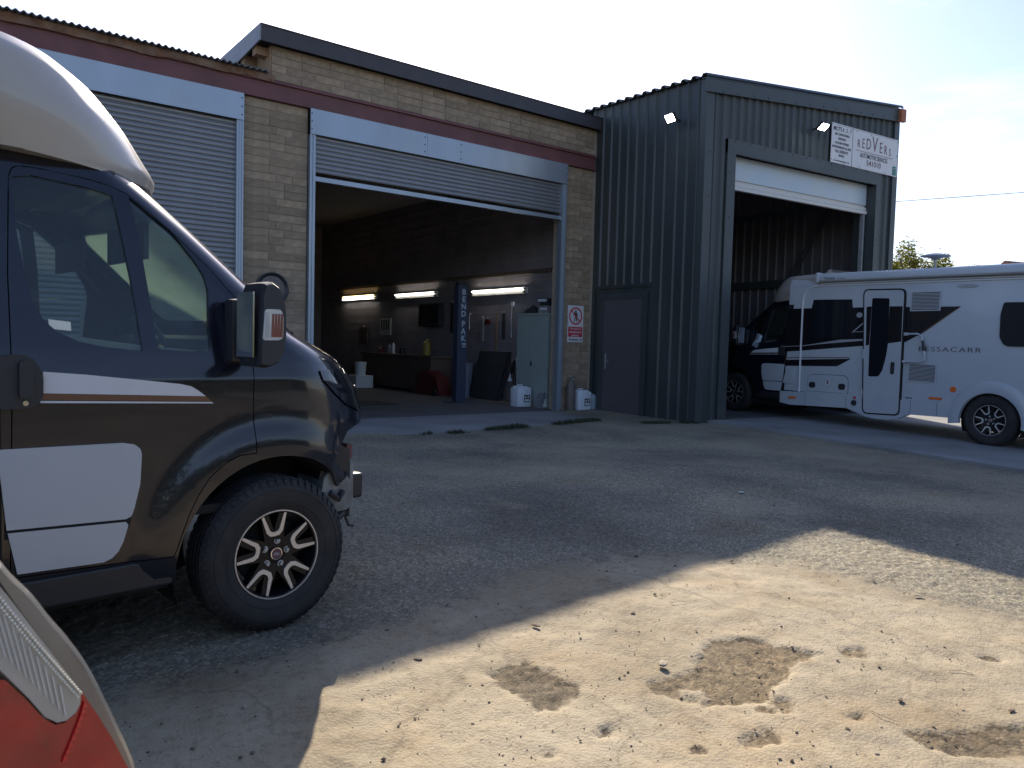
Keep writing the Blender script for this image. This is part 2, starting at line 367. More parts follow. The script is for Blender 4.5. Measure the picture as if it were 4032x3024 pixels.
    me.polygons.foreach_set('loop_start', np.arange(0, f.size, 4)); me.polygons.foreach_set('use_smooth', np.ones(len(f), bool))
    me.update(calc_edges=True)
    at = me.attributes.new('skin', 'FLOAT', 'POINT'); at.data.foreach_set('value', np.maximum(wide, np.minimum(faint, .62)*(me_ < -.05)).astype('f'))
    a2 = me.attributes.new('core', 'FLOAT', 'POINT'); a2.data.foreach_set('value', ss(-.15, .30, me_).astype('f'))
    m_ = bpy.data.materials.new('yard_surface'); m_.use_nodes = True; t = m_.node_tree; N = t.nodes; L = t.links; p = N['Principled BSDF']
    tc = N.new('ShaderNodeTexCoord'); at_ = N.new('ShaderNodeAttribute'); at_.attribute_name = 'skin'
    def noise(sc, det=5, ro=.5):
        n = N.new('ShaderNodeTexNoise'); n.inputs['Scale'].default_value = sc; n.inputs['Detail'].default_value = det; n.inputs['Roughness'].default_value = ro
        L.new(tc.outputs['Object'], n.inputs['Vector']); return n.outputs['Fac']
    def ramp(f, stops):
        r = N.new('ShaderNodeValToRGB'); L.new(f, r.inputs[0]); e = r.color_ramp.elements
        while len(e) < len(stops): e.new(.5)
        for el, (po, co) in zip(e, stops): el.position = po; el.color = (*co, 1)
        return r.outputs[0]
    def mix(f, a, b, mode='MIX'):
        x = N.new('ShaderNodeMix'); x.data_type = 'RGBA'; x.blend_type = mode
        if isinstance(f, float): x.inputs[0].default_value = f
        else: L.new(f, x.inputs[0])
        L.new(a, x.inputs[6])
        if isinstance(b, tuple): x.inputs[7].default_value = (*b, 1)
        else: L.new(b, x.inputs[7])
        return x.outputs[2]
    vo = N.new('ShaderNodeTexVoronoi'); vo.inputs['Scale'].default_value = 75; L.new(tc.outputs['Object'], vo.inputs['Vector'])
    sep = N.new('ShaderNodeSeparateColor'); L.new(vo.outputs['Color'], sep.inputs[0])
    gravel = ramp(sep.outputs[0], [(0, (.14, .122, .086)), (.5, (.20, .175, .126)), (.85, (.26, .228, .165)), (1, (.36, .32, .25))])
    gravel = mix(.85, gravel, ramp(noise(.7, 6), [(.32, (.60, .60, .62)), (.5, (1, 1, 1)), (.68, (1.45, 1.40, 1.30))]), 'MULTIPLY')
    conc_ = ramp(noise(2.0, 8, .65), [(.3, (.28, .228, .152)), (.5, (.36, .300, .208)), (.7, (.41, .345, .245))])
    conc_ = mix(1.0, conc_, ramp(noise(28, 6, .7), [(.33, (.72, .70, .68)), (.5, (1, 1, 1))]), 'MULTIPLY')
    def madd(f, k, c):
        a_ = N.new('ShaderNodeMath'); a_.operation = 'MULTIPLY_ADD'; L.new(f, a_.inputs[0]); a_.inputs[1].default_value = k
        if isinstance(c, float): a_.inputs[2].default_value = c
        else: L.new(c, a_.inputs[2])
        return a_.outputs[0]
    th = madd(noise(9, 7, .62), .95, madd(noise(55, 5, .7), .55, at_.outputs['Fac']))
    mr = N.new('ShaderNodeMapRange'); mr.inputs[1].default_value = 1.16; mr.inputs[2].default_value = 1.34; L.new(th, mr.inputs[0])
    # broad brown and grey stains on the concrete skin, and hairline cracks
    conc_ = mix(.9, conc_, ramp(noise(.9, 7, .6), [(.35, (.80, .76, .70)), (.5, (1.0, .99, .97)), (.66, (1.08, 1.06, 1.02))]), 'MULTIPLY')
    conc_ = mix(.8, conc_, ramp(noise(5.5, 8, .72), [(.30, (.62, .58, .52)), (.42, (1, 1, 1))]), 'MULTIPLY')
    cv = N.new('ShaderNodeTexVoronoi'); cv.feature = 'DISTANCE_TO_EDGE'; cv.inputs['Scale'].default_value = .75
    wv = N.new('ShaderNodeVectorMath'); wv.operation = 'MULTIPLY_ADD'; nn_ = N.new('ShaderNodeTexNoise'); nn_.inputs['Scale'].default_value = 3.0; nn_.inputs['Detail'].default_value = 6
    L.new(tc.outputs['Object'], nn_.inputs['Vector']); L.new(nn_.outputs['Color'], wv.inputs[0]); wv.inputs[1].default_value = (.5, .5, 0); L.new(tc.outputs['Object'], wv.inputs[2]); L.new(wv.outputs[0], cv.inputs['Vector'])
    crk = N.new('ShaderNodeMapRange'); crk.inputs[1].default_value = .0; crk.inputs[2].default_value = .010; crk.inputs[3].default_value = .35; crk.inputs[4].default_value = 0; L.new(cv.outputs['Distance'], crk.inputs[0])
    conc_ = mix(crk.outputs[0], conc_, (.10, .085, .06))
    c2 = N.new('ShaderNodeAttribute'); c2.attribute_name = 'core'
    k2 = N.new('ShaderNodeMapRange'); k2.inputs[3].default_value = .38; k2.inputs[4].default_value = 1; L.new(c2.outputs['Fac'], k2.inputs[0])
    kf = N.new('ShaderNodeMath'); kf.operation = 'MULTIPLY'; L.new(mr.outputs[0], kf.inputs[0]); L.new(k2.outputs[0], kf.inputs[1])
    gravel = mix(c2.outputs['Fac'], gravel, mix(1.0, gravel, (.62, .53, .43), 'MULTIPLY'))
    col = mix(kf.outputs[0], gravel, conc_)
    brn = N.new('ShaderNodeMapRange'); brn.inputs[1].default_value = .52; brn.inputs[2].default_value = .70; brn.inputs[4].default_value = .45; L.new(noise(1.6, 6, .65), brn.inputs[0])
    col = mix(brn.outputs[0], col, mix(1.0, col, (.86, .70, .52), 'MULTIPLY'))
    L.new(col, p.inputs['Base Color']); p.inputs['Roughness'].default_value = .88; p.inputs['Specular IOR Level'].default_value = .35
    b = N.new('ShaderNodeBump'); b.inputs['Strength'].default_value = .42; b.inputs['Distance'].default_value = .010
    hm = N.new('ShaderNodeMath'); hm.operation = 'MULTIPLY_ADD'; L.new(vo.outputs['Distance'], hm.inputs[0]); hm.inputs[1].default_value = -.7; L.new(noise(26, 10, .82), hm.inputs[2])
    L.new(hm.outputs[0], b.inputs['Height']); L.new(b.outputs[0], p.inputs['Normal'])
    me.materials.append(m_)
    link('ground', me, None, label='worn yard of pale concrete skin breaking up into dark gravel and tarmac', kind='structure')
build_ground()
# slab the white motorhome stands on, and the apron in front of the brick workshop
def sloped_slab(name, x0, x1, ys, m, label):
    b = MB(); n = len(ys)
    for y in ys:
        z = slab_z(y); b.v += [(x0, y, z), (x1, y, z), (x0, y, z-.14), (x1, y, z-.14)]
    for i in range(n-1):
        a = i*4; c = a+4
        b.f += [(a, a+1, c+1, c), (a+2, c+2, c+3, a+3), (a, c, c+2, a+2), (a+1, a+3, c+3, c+1)]
    b.f += [(0, 2, 3, 1), (4*n-4, 4*n-3, 4*n-1, 4*n-2)]
    o = b.build(name, m); o['kind'] = 'structure'; o['label'] = label; return o
sloped_slab('driveway_slab', 9.93, 17.5, [-14, -6, .4, 4, 6, 8, 9.43], 'conc', 'smooth concrete drive leading into the dark metal shed')
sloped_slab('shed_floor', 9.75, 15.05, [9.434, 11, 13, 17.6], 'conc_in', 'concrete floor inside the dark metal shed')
DL = R(5.67777)
apron = [(-3.2, 11.1), (.5, 10.9), (3.14, 10.70), (3.8, 10.15), (4.46, 9.86), (5.1, 9.83), (5.68, 9.98), (6.4, 10.15), (7.1, 10.26), (8.0, 10.42), (8.89, 10.55), (9.61, 10.5), (9.61, 12.55), (-3.2, 11.25)]
MB().prism(apron, -.12, .012, 'z').build('apron_slab', 'conc', kind='structure', label='low concrete apron in front of the brick workshop doors')

# ---------------------------------------------------------------- brick workshop
O = Vector((9.61, 12.40, 0))
def wthing(name, label, cat, T, N_, Z=0, rz=0, **k):
    p = O+Vector((math.cos(DL)*T-math.sin(DL)*N_, math.sin(DL)*T+math.cos(DL)*N_, Z))
    return thing(name, label, cat, p, DL+rz, **k)
W = thing('brick_workshop', 'long low brick workshop with a red steel beam over two roller shutter doors', 'workshop', O, DL)
def ppart(name, m, *boxes, parent=None, **k):
    b = MB()
    for bx in boxes: b.box(*bx)
    return b.build(name, m, parent or W, **k)
# cores (mortar) recessed behind the blocks
ppart('pillar_core', 'mortar', (-7.05, -6.06, .011, .3, 0, 4.81))
ppart('pillar_core', 'mortar', (-.80, .25, .011, .3, 0, 4.81))
ppart('upper_wall_core', 'mortar', (-6.64, .25, .011, .3, 5.10, 5.62))
ppart('front_wall', 'mortar', (-16, -12.2, 0, .3, 0, 4.81))
meshes = {}
def block(T0, T1, z0, z1, jit=.004, parent=W):
    key = (round(T1-T0, 3), round(z1-z0, 3))
    if key not in meshes:
        b = MB().cbox(0, key[0], 0, .09, 0, key[1], .006); me = b.mesh('brick'); me.materials.append(M['block']); meshes[key] = me
    o = bpy.data.objects.new('brick', meshes[key]); C.objects.link(o); o.parent = parent
    o.location = (T0, random.uniform(-jit, jit), z0); return o
CH = .1165
def course(T0, T1, z, cuts, parent=W):
    xs = [T0]+[c for c in cuts if T0+.04 < c < T1-.04]+[T1]
    for a, b in zip(xs, xs[1:]): block(a+.005, b-.005, z+.005, z+CH-.005, parent=parent)
for i in range(41):
    z = .012+i*CH
    L_ = -7.05
    cuts = [[-6.66, -6.42], [-6.55], [-6.66], [-6.55, -6.30]][(i*7+i//3) % 4]
    course(-7.05, -6.06, z, cuts)
    course(-.80, -.04, z, [[-.52, -.28], [-.40], [-.60, -.36], [-.22]][(i*5+i//4) % 4])
for i in range(4):
    z = 5.125+i*CH; x = -6.64; cuts = []
    x += [.47, .235, .47, .235][i]
    while x < -.1:
        cuts.append(x+random.uniform(-.01, .01)); x += .47 if random.random() < .82 else .235
    course(-6.64, -.04, z, cuts)
# steel beam
ppart('steel_beam', 'redsteel', (-16, -.04, -.035, .20, 4.815, 5.075), (-16, -.04, -.075, -.035, 4.812, 4.835), (-16, -.04, -.075, -.035, 5.06, 5.085), (-6.80, -.04, -.035, .008, 5.085, 5.115))
# rusty flashing on the lower roof, ragged lower edge
b = MB(); xs = np.arange(-16, -6.60, .07)
for k in range(len(xs)):
    x = xs[k]; zl = 5.045+.028*(fbm(np.array([x]), np.array([0.]), 3, 5)[0]-.3)*2; yo = -.082-.01*random.random()
    b.v += [(x, yo, zl), (x, yo, 5.165), (x, yo+.05, 5.165), (x, yo+.05, zl)]
for k in range(len(xs)-1):
    a = 4*k; b.f += [(a, a+4, a+5, a+1), (a+1, a+5, a+6, a+2), (a+3, a+2, a+6, a+7), (a, a+3, a+7, a+4)]
b.build('flashing', 'rust', W)
# corrugated lower roof
b = MB(); xs = np.arange(-16, -6.72, .0106); hs = [5.185+.014*math.sin(2*math.pi*x/.085) for x in xs]
for x, h in zip(xs, hs): b.v += [(x, -.17, h), (x, 9, h-.1), (x, -.17, h-.012), (x, 9, h-.112)]
for k in range(len(xs)-1):
    a = 4*k; b.f += [(a, a+4, a+5, a+1), (a+2, a+3, a+7, a+6), (a, a+2, a+6, a+4)]
b.build('corrugated_roof', 'corr', W, smooth=True)
# upper flat roof with fascia and verge
ppart('roof', 'roofdeck', (-6.80, .35, -.12, 13, 5.70, 5.80))
ppart('roof_fascia', 'fascia', (-6.84, .03, -.15, -.122, 5.60, 5.83))
ppart('roof_edge_trim', 'fascia', (-6.86, .03, -.165, -.10, 5.831, 5.842))
b = MB(); b.prism([(-.15, 5.60), (-.15, 5.83), (6, 5.83), (6, 5.52), (1.2, 5.52), (.5, 5.56)], -6.87, -6.845, 'x'); b.build('verge_board', 'greyfascia', W)
ppart('side_wall', 'mortar', (-6.64, -6.54, .31, 13, 5.1, 5.62))
for k, (n0, zz) in enumerate([(.10, 5.48), (.62, 5.40), (1.25, 5.40), (1.9, 5.40)]):
    ppart('rafter', 'timber', (-6.83, -6.60, n0, n0+.16, zz, 5.60))
ppart('wall_end_board', 'timber', (-6.66, -6.645, -.01, .5, 5.12, 5.6))
# galvanised door head sheets, rivets
for (a, b_) in ((-6.05, -3.985), (-3.98, -.80), (-9.6, -7.06), (-12.1, -9.605)):
    ppart('head_sheet', 'galv', (a, b_, -.085, -.06, 4.43, 4.81))
b = MB()
for T in (-6.03, -.83, -7.09, -4.03, -3.3):
    for z in (4.50, 4.62, 4.74): b.lathe([(0, -.092), (.011, -.090), (.011, -.085)], 8, 'y', (T, 0, z))
o = b.build('rivets', 'screwm', W); o['kind'] = 'stuff'
# guide rails
def rail(T0, T1, z1):
    s_ = 1 if T1 > T0 else -1
    b = MB(); b.box(min(T0, T1), max(T0, T1), -.06, -.045, 0, z1)
    b.box(min(T0, T0+s_*.022), max(T0, T0+s_*.022), -.075, -.06, 0, z1); b.box(min(T0+s_*.05, T0+s_*.062), max(T0+s_*.05, T0+s_*.062), -.075, -.06, 0, z1)
    b.box(min(T0, T1), max(T0, T1), -.045, .06, 0, z1)
    b.build('guide_rail', 'galv', W)
rail(-6.05, -5.955, 4.43); rail(-.80, -.915, 4.43); rail(-7.06, -7.155, 4.43); rail(-12.2, -12.1, 4.43)
# roller doors
prof = [(0, 0), (-.010, .006), (-.016, .020), (-.018, .036), (-.014, .050), (-.006, .060), (0, .064), (0, .069), (.008, .069), (.004, .03), (.008, 0)]
def slats(T0, T1, ztop, zbot, pitch, parent):
    b = MB().prism(prof, 0, T1-T0, 'x'); me = b.mesh('slat'); me.materials.append(M['slat'])
    z = ztop-pitch
    while z > zbot-1e-4:
        o = bpy.data.objects.new('slat', me); C.objects.link(o); o.parent = parent; o.location = (T0, 0, z); z -= pitch
rd = link('roller_shutter', None, None, W, loc=(0, 0, 0)); rd['label'] = 'roller shutter rolled most of the way up'
slats(-5.97, -.90, 4.44, 3.81, .0715, rd)
b = MB(); b.box(-5.96, -.91, -.02, .02, 3.735, 3.81); b.box(-5.96, -.91, -.04, .03, 3.735, 3.752); b.build('bottom_bar', 'galv', rd)
rd2 = link('roller_shutter', None, None, W, loc=(0, .02, 0)); rd2['label'] = 'closed roller shutter behind the black cab'
slats(-12.12, -7.13, 4.44, .08, .0715, rd2)
MB().box(-12.12, -7.13, -.02, .02, .012, .08).build('bottom_bar', 'galv', rd2)
ppart('small_wall_box', 'white', (-6.28, -6.17, -.03, .01, 1.20, 1.31))
# inside walls, ceiling
ppart('inner_side_wall', 'innerwall', (-.20, -.02, .3, 13, 0, 5.6))
ppart('inner_back_wall', 'innerwall', (-16, -.2, 12.8, 13, 0, 5.6))
ppart('inner_front_wall', 'innerwall', (-7.05, -6.06, .3, .36, 0, 4.8), (-6.6, -.2, .3, .36, 4.83, 5.6), (-16, -6.6, .3, .36, 4.83, 5.12))
ppart('far_side_wall', 'innerwall', (-16, -15.8, .3, 13, 0, 5.6))
ppart('ceiling', 'darkceil', (-16, -.2, .3, 13, 5.0, 5.06))
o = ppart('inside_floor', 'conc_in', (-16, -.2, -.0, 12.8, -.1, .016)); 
# panel of courses on inner wall
b = MB()
for i in range(1, 26): b.box(-.204, -.199, .37, 12.7, i*.225, i*.225+.012)
o = b.build('inner_wall_joints', 'mortar', W); o['kind'] = 'stuff'
b = MB(); b.box(-.27, -.20, 1.0, 11.5, 2.85, 2.93); b.build('conduit_rail', 'wood', W)

# ---------------------------------------------------------------- inside the workshop (things)
def lamp(N0, N1, z, both, label):
    t = wthing('fluorescent_lamp', label, 'strip light', -.215, (N0+N1)/2, z, group='strip lights on the inner side wall'); h = (N1-N0)/2
    MB().cbox(-.06, 0, -h, h, -.07, .07, .006).build('lamp_body', 'fitting', t)
    MB().tube([(-.085, -h+.06, .035), (-.085, h-.06, .035)], .013, 10).build('tube', 'tubewarm' if both else 'tube', t)
    if both: MB().tube([(-.085, -h+.06, -.035), (-.085, h-.06, -.035)], .013, 10).build('tube', 'tube', t)
    b = MB()
    for s_ in (-1, 1):
        for zz in (.035, -.035): b.box(-.105, -.06, s_*(h-.04)-.02, s_*(h-.04)+.02, zz-.022, zz+.022)
    b.build('tube_holder', 'blackplastic', t)
lamp(8.81, 11.03, 2.585, True, 'twin tube strip light with one orange and one white tube')
lamp(5.49, 7.66, 2.54, False, 'middle strip light with a single lit white tube')
lamp(1.79, 3.90, 2.49, False, 'largest strip light, above the leaning black panel')
# lift post
t = wthing('lift_post', 'blue two post lift column lettered down its face', 'lift column', -1.60, 2.30)
MB().box(-.12, .12, -.02, 0, 0, 2.52).box(-.12, -.10, 0, .14, 0, 2.52).box(.10, .12, 0, .14, 0, 2.52).box(-.26, .26, -.16, .3, .016, .035).build('column', 'liftblue', t)
MB().box(-.10, .10, .02, .12, 2.52, 2.60).build('top_plate', 'blackplastic', t)
zc = 2.38
for ch in 'BEND':
    put_text('letter', ch, .165, 'liftink', t, (.02, -.024, zc), (1, 0, 0), (0, 0, 1), bold=.006, sx=1.0); zc -= .155
zc -= .06
for ch in 'PAK': 
    put_text('letter', ch, .165, 'liftink', t, (.02, -.024, zc), (1, 0, 0), (0, 0, 1), bold=.006, sx=1.0); zc -= .155
MB().box(.0, .10, -.024, -.021, zc+.02, zc+.06).box(.0, .09, -.024, -.021, zc-.03, zc-.005).build('stripe_mark', 'liftink', t)
# tall cabinet
t = wthing('steel_cabinet', 'tall grey green two door steel cabinet beside the workshop doorway', 'cabinet', -.46, 1.02)
MB().box(-.21, .24, -.52, .52, .016, 1.92).build('carcass', 'cabinet', t)
MB().box(-.225, -.212, -.515, .085, .10, 1.88).build('door', 'cabinet', t)
d = MB().box(-.225, -.212, .095, .515, .10, 1.88).build('door', 'cabinet', t)
MB().box(-.245, -.225, .0, .03, .86, .95).build('handle', 'blackplastic', t)
MB().box(-.235, .25, -.535, .535, 1.92, 1.955).build('top_panel', 'cabinet', t)
t = wthing('parts_box', 'open box of small parts on top of the tall cabinet', 'box', -.50, .78, 1.957)
MB().box(-.12, .12, -.15, .15, 0, .15).build('lower_box', 'cardboard', t); MB().box(-.10, .10, -.13, .13, .15, .30).build('upper_box', 'darkpanel', t)
b = MB()
for k in range(8): b.lathe([(0, 0), (.03, 0), (.03, .06), (0, .06)], 8, 'y', (-.12+random.random()*.03, -.12+.03*k, .08+.18*(k % 2)))
b.build('contents', 'jerry', t)
t = wthing('dark_bag', 'dark slumped bag on top of the tall cabinet', 'bag', -.46, 1.30, 1.957)
b = MB(); b.lathe([(0, .16), (.07, .15), (.15, .10), (.19, .04), (.18, 0), (0, 0)], 14, 'z'); b.build('bag_body', 'darkpanel', t, smooth=True); MB().tube([(-.08, 0, .13), (0, 0, .19), (.08, 0, .13)], .01, 6).build('bag_handle', 'blackplastic', t)
def jerrycan(name, label, T, N_, w_, d_, h, m, rz=0, mark=True):
    t = wthing(name, label, 'jerrycan', T, N_, .013, rz)
    b = MB(); b.cbox(-w_/2, w_/2, -d_/2, d_/2, 0, h*.9, .03)
    b.prism([(-w_/2+.03, h*.88), (-w_/2+.06, h*.97), (w_/2-.10, h*.97), (w_/2-.04, h*.88)], -d_/2+.03, d_/2-.03, 'y')
    b.build('can_body', m, t, smooth=True)
    MB().lathe([(0, h), (.028, h), (.028, h*.955), (0, h*.955)], 12, 'z', (w_/2-.09, 0, .0)).build('cap', 'blackplastic', t)
    MB().tube([(-w_/2+.07, 0, h*.96), (-w_/2+.08, 0, h*1.02), (w_/2-.15, 0, h*1.02), (w_/2-.14, 0, h*.96)], .012, 8).build('handle', m, t)
    if mark:
        MB().box(-w_*.05, w_*.38, -d_/2-.004, -d_/2-.001, h*.22, h*.56).build('label_patch', 'blackplastic', t)
        MB().box(-w_*.0, w_*.34, -d_/2-.007, -d_/2-.0045, h*.26, h*.36).box(0, w_*.1, -d_/2-.007, -d_/2-.0045, h*.40, h*.5).box(w_*.2, w_*.3, -d_/2-.007, -d_/2-.0045, h*.42, h*.52).build('label_print', 'jerry', t)
    return t
jerrycan('jerrycan', 'white plastic jerrycan with black labels at the foot of the cabinet', -.95, 1.02, .36, .26, .44, 'jerry')
jerrycan('jerrycan', 'white plastic jerrycan with a dark label beside the gas cylinder', -.30, -.12, .34, .22, .42, 'jerry')
jerrycan('jerrycan', 'small cloudy jerrycan half hidden against the dark shed', .03, -.12+.02, .25, .2, .32, 'jerryclear', mark=False)
t = wthing('oil_jug', 'dark oil jug with white label in front of the cabinet', 'jug', -.74, .58)
MB().prism([(-.12, .013), (-.13, .16), (-.07, .25), (-.03, .29), (.05, .31), (.10, .29), (.12, .2), (.12, .013)], -.06, .06, 'y').build('jug_body', 'jugred', t)
MB().prism([(-.04, .03), (.10, .03), (.10, .17), (.03, .21)], -.066, -.062, 'y').build('jug_label', 'paper', t)
MB().lathe([(0, .345), (.022, .345), (.022, .31), (0, .31)], 10, 'z', (.07, 0, 0)).build('cap', 'redsteel', t)
MB().tube([(-.11, 0, .2), (-.14, 0, .26), (-.09, 0, .31), (-.02, 0, .30)], .012, 6).build('handle', 'jugred', t)
# gas cylinder outside
t = wthing('gas_cylinder', 'slim brown gas cylinder standing against the brick pillar', 'gas cylinder', -.60, -.13)
MB().lathe([(0, .012), (.085, .015), (.09, .04), (.09, .50), (.075, .56), (.035, .60), (.03, .62), (0, .62)], 20, 'z').build('cylinder_body', 'cyl', t, smooth=True)
MB().box(-.02, .02, -.02, .02, .62, .67).box(-.02, .07, -.012, .012, .655, .675).lathe([(0, .70), (.035, .70), (.035, .675), (0, .675)], 10, 'z').build('valve', 'castmetal', t)
MB().tube([(-.05, -.02, .60), (-.06, -.03, .68), (0, -.05, .69), (.06, -.03, .68), (.05, -.02, .60)], .01, 6).build('valve_guard', 'cyl', t)
# leaning panel, bins, bench and things on the side wall
t = wthing('leaning_panel', 'large black rubber panel leaning against the inner wall', 'panel', -.55, 2.86)
b = MB(); b.prism([(-.06, .016), (-.02, .016), (.30, 1.12), (.26, 1.12)], -.57, .57, 'y'); b.build('panel_sheet', 'darkpanel', t)
for y in (-.55, .55): MB().prism([(-.075, .016), (-.06, .016), (.26, 1.12), (.245, 1.12)], y-.02, y+.02, 'y').build('panel_edge', 'blackplastic', t)
def bin_(N_, T, h, m, label):
    t = wthing('plastic_bin', label, 'bin', T, N_, .016); MB().lathe([(0, 0), (.17, 0), (.215, h), (.2, h), (.16, .02), (0, .02)], 20, 'z').build('bin_body', m, t, smooth=True)
    MB().lathe([(.21, h-.02), (.23, h-.02), (.23, h+.01), (.2, h+.01)], 20, 'z').build('rim', m, t)
bin_(3.72, -.55, .80, 'binblue', 'tall blue grey plastic bin beside the leaning black panel')
t = wthing('wall_calendar', 'white poster hanging low behind the lift column', 'poster', -.215, 4.35, .78)
MB().box(-.01, 0, -.2, .2, -.05, .75).build('poster_sheet', 'paper', t); MB().box(-.013, -.011, -.13, .13, .30, .42).build('poster_print', 'ink', t)
t = wthing('workbench', 'long dark wooden workbench along the inner wall', 'workbench', -.55, 6.6)
MB().box(-.33, .33, -1.9, 1.9, .90, .96).build('worktop', 'wood', t)
for y0, y1 in ((-1.85, -1.0), (-.98, -.1), (-.08, .85), (.87, 1.85)): MB().box(-.30, .30, y0, y1, .08, .89).build('cupboard', 'wood', t)
for k, (n_, c_, h_, r_, m_, lb) in enumerate([(5.45, 'canister', .42, .10, 'yellow', 'yellow canister at the near end of the workbench'), (7.2, 'bottle', .30, .05, 'jerry', 'tall white bottle on the workbench'), (7.42, 'bottle', .26, .06, 'binblue', 'blue grey bottle beside the white one on the workbench'),
        (6.7, 'bottle', .22, .08, 'blackplastic', 'stubby black pot in the middle of the workbench'), (7.9, 'can', .18, .07, 'toolred', 'red can at the far end of the workbench')]):
    t = wthing(c_, lb, c_, -.55, n_, .961)
    MB().lathe([(0, 0), (r_, 0), (r_, h_*.75), (r_*.4, h_*.86), (r_*.4, h_), (0, h_)], 14, 'z').build(c_+'_body', m_, t, smooth=True)
    MB().lathe([(0, h_+.03), (r_*.45, h_+.03), (r_*.45, h_), (0, h_)], 10, 'z').build('cap', 'blackplastic', t)
t = wthing('tool_board', 'pale board with hanging spanners above the far end of the bench', 'tool board', -.215, 8.27, 1.47)
MB().box(-.02, 0, -.32, .32, 0, .47).build('board_sheet', 'fitting', t)
for k in range(4): MB().box(-.035, -.021, -.24+k*.14, -.20+k*.14, .16-.01*k, .44).build('spanner', 'blackplastic', t)
t = wthing('dark_screen', 'large dark cabinet screen fixed high on the inner wall', 'wall cabinet', -.215, 5.7, 1.70)
MB().cbox(-.16, 0, -.5, .5, 0, .6, .01).build('case', 'darkpanel', t); MB().box(-.17, -.161, -.44, .44, .06, .54).build('screen_glass', 'darkglass', t)
t = wthing('trolley_jack', 'red steel workshop press on a low base behind the lift column', 'press', -.8, 4.7)
MB().box(-.25, .25, -.65, .65, .02, .16).build('base', 'toolred', t)
MB().prism([(-.5, .16), (.5, .16), (.42, .56), (.1, .62), (-.4, .42)], -.16, .16, 'x').build('press_body', 'toolred', t)
for y in (-.5, .5): MB().lathe([(0, -.03), (.08, -.03), (.08, .03), (0, .03)], 14, 'x', (-.28, y, .09)).build('wheel', 'blackplastic', t)
t = wthing('white_crate', 'pale blue plastic crate on the floor by the bench', 'crate', -1.35, 7.6); MB().box(-.25, .25, -.3, .3, .02, .35).build('crate_body', 'jerry', t)
t = wthing('storage_tub', 'pale tub standing on the blue plastic crate', 'tub', -1.35, 7.55, .351); MB().lathe([(0, 0), (.13, 0), (.16, .36), (0, .36)], 16, 'z').build('tub_body', 'jerry', t, smooth=True)
# hanging things between lift and cabinet
t = wthing('hanging_strip', 'pale wooden strip hanging on the inner wall', 'strip', -.215, 2.92, 1.15); MB().box(-.02, 0, -.03, .03, 0, .85).build('strip_body', 'timber', t)
t = wthing('hanging_cable', 'white cable hanging from a small wall socket', 'cable', -.215, 2.30, 1.45)
MB().tube([(-.04, 0, .72), (-.05, .01, .4), (-.04, 0, .1), (-.05, -.01, 0)], .008, 6).build('cable_run', 'jerry', t); MB().box(-.05, 0, -.04, .04, .70, .80).build('socket_box', 'jerry', t)
t = wthing('hanging_hook', 'short white hooked rod hanging high on the inner wall', 'hook', -.215, 4.0, 1.62)
MB().tube([(-.03, 0, 0), (-.03, 0, .36), (-.03, -.03, .40), (-.03, -.06, .36)], .012, 6).build('hook_rod', 'jerry', t)
t = wthing('spray_bottle', 'white spray bottle hanging beside the tall cabinet', 'bottle', -.5, 1.72, .80)
MB().lathe([(0, 0), (.045, 0), (.045, .2), (.02, .25), (.02, .3), (0, .3)], 12, 'z').build('bottle_body', 'jerry', t, smooth=True); MB().box(-.02, .05, -.015, .015, .3, .34).build('nozzle', 'blackplastic', t)
t = wthing('funnel', 'small white funnel hanging among dark hoses', 'funnel', -.45, 2.05, .48); MB().lathe([(.06, 0), (.02, .1), (.015, .16), (0, .16)], 12, 'z').build('funnel_body', 'jerry', t, smooth=True)
t = wthing('hose_coil', 'tangled dark hoses hanging beside the tall cabinet', 'hose', -.35, 1.95, .2)
for k in range(4): MB().tube([(-.05*k, -.12+.05*k, .75), (-.08, -.2+.1*k, .45), (-.02*k, -.05+.07*k, .1+.08*k), (-.06, .15, .35), (-.03, .1-.05*k, .72)], .013, 6).build('hose', 'blackplastic', t)
for k, (n_, z_, w_, h_, c_, m_, lb) in enumerate([(9.6, 1.2, .5, .5, 'shelf', 'wood', 'dark shelf box at the far end of the inner wall'), (4.75, 1.55, .12, .75, 'hose', 'blackplastic', 'thick dark hose hanging left of the lift column'),
        (3.45, 1.35, .10, .55, 'saw', 'castmetal', 'grey saw blade hanging right of the lift column'), (2.62, 1.40, .07, .60, 'pipe', 'darkpanel', 'dark pipe hanging beside the pale wooden strip'), (3.25, 1.75, .2, .12, 'clamp', 'toolred', 'small red clamp high on the inner wall')]):
    t = wthing('hanging_'+c_, lb, c_, -.215, n_, z_)
    MB().cbox(-.05, 0, -w_/2, w_/2, 0, h_, .01).build(c_+'_body', m_, t); MB().cbox(-.06, -.01, -.02, .02, h_, h_+.05, .004).build('wall_hook', 'castmetal', t)
for k, (n_, h_, m_, lb) in enumerate([(3.35, .5, 'binblue', 'narrow grey blue drum left of the leaning panel'), (5.15, .42, 'darkpanel', 'dark oil drum beside the red press'), (8.9, .6, 'wood', 'brown drum at the far end of the workbench')]):
    t = wthing('oil_drum', lb, 'drum', -.75, n_+.1, .017); MB().lathe([(0, 0), (.15, 0), (.15, h_*.33), (.156, h_*.34), (.15, h_*.35), (.15, h_*.66), (.156, h_*.67), (.15, h_*.68), (.15, h_), (0, h_-.01)], 18, 'z').build('drum_body', m_, t, smooth=True)
    MB().lathe([(0, h_+.01), (.03, h_+.01), (.03, h_-.01)], 8, 'z', (.06, 0, 0)).build('cap', 'blackplastic', t)
t = wthing('floor_mat', 'dark rubber mat on the workshop floor just inside the doorway', 'mat', -3.9, 2.6); MB().box(-1.1, .75, -.4, .6, .017, .03).build('mat_sheet', 'darkpanel', t)

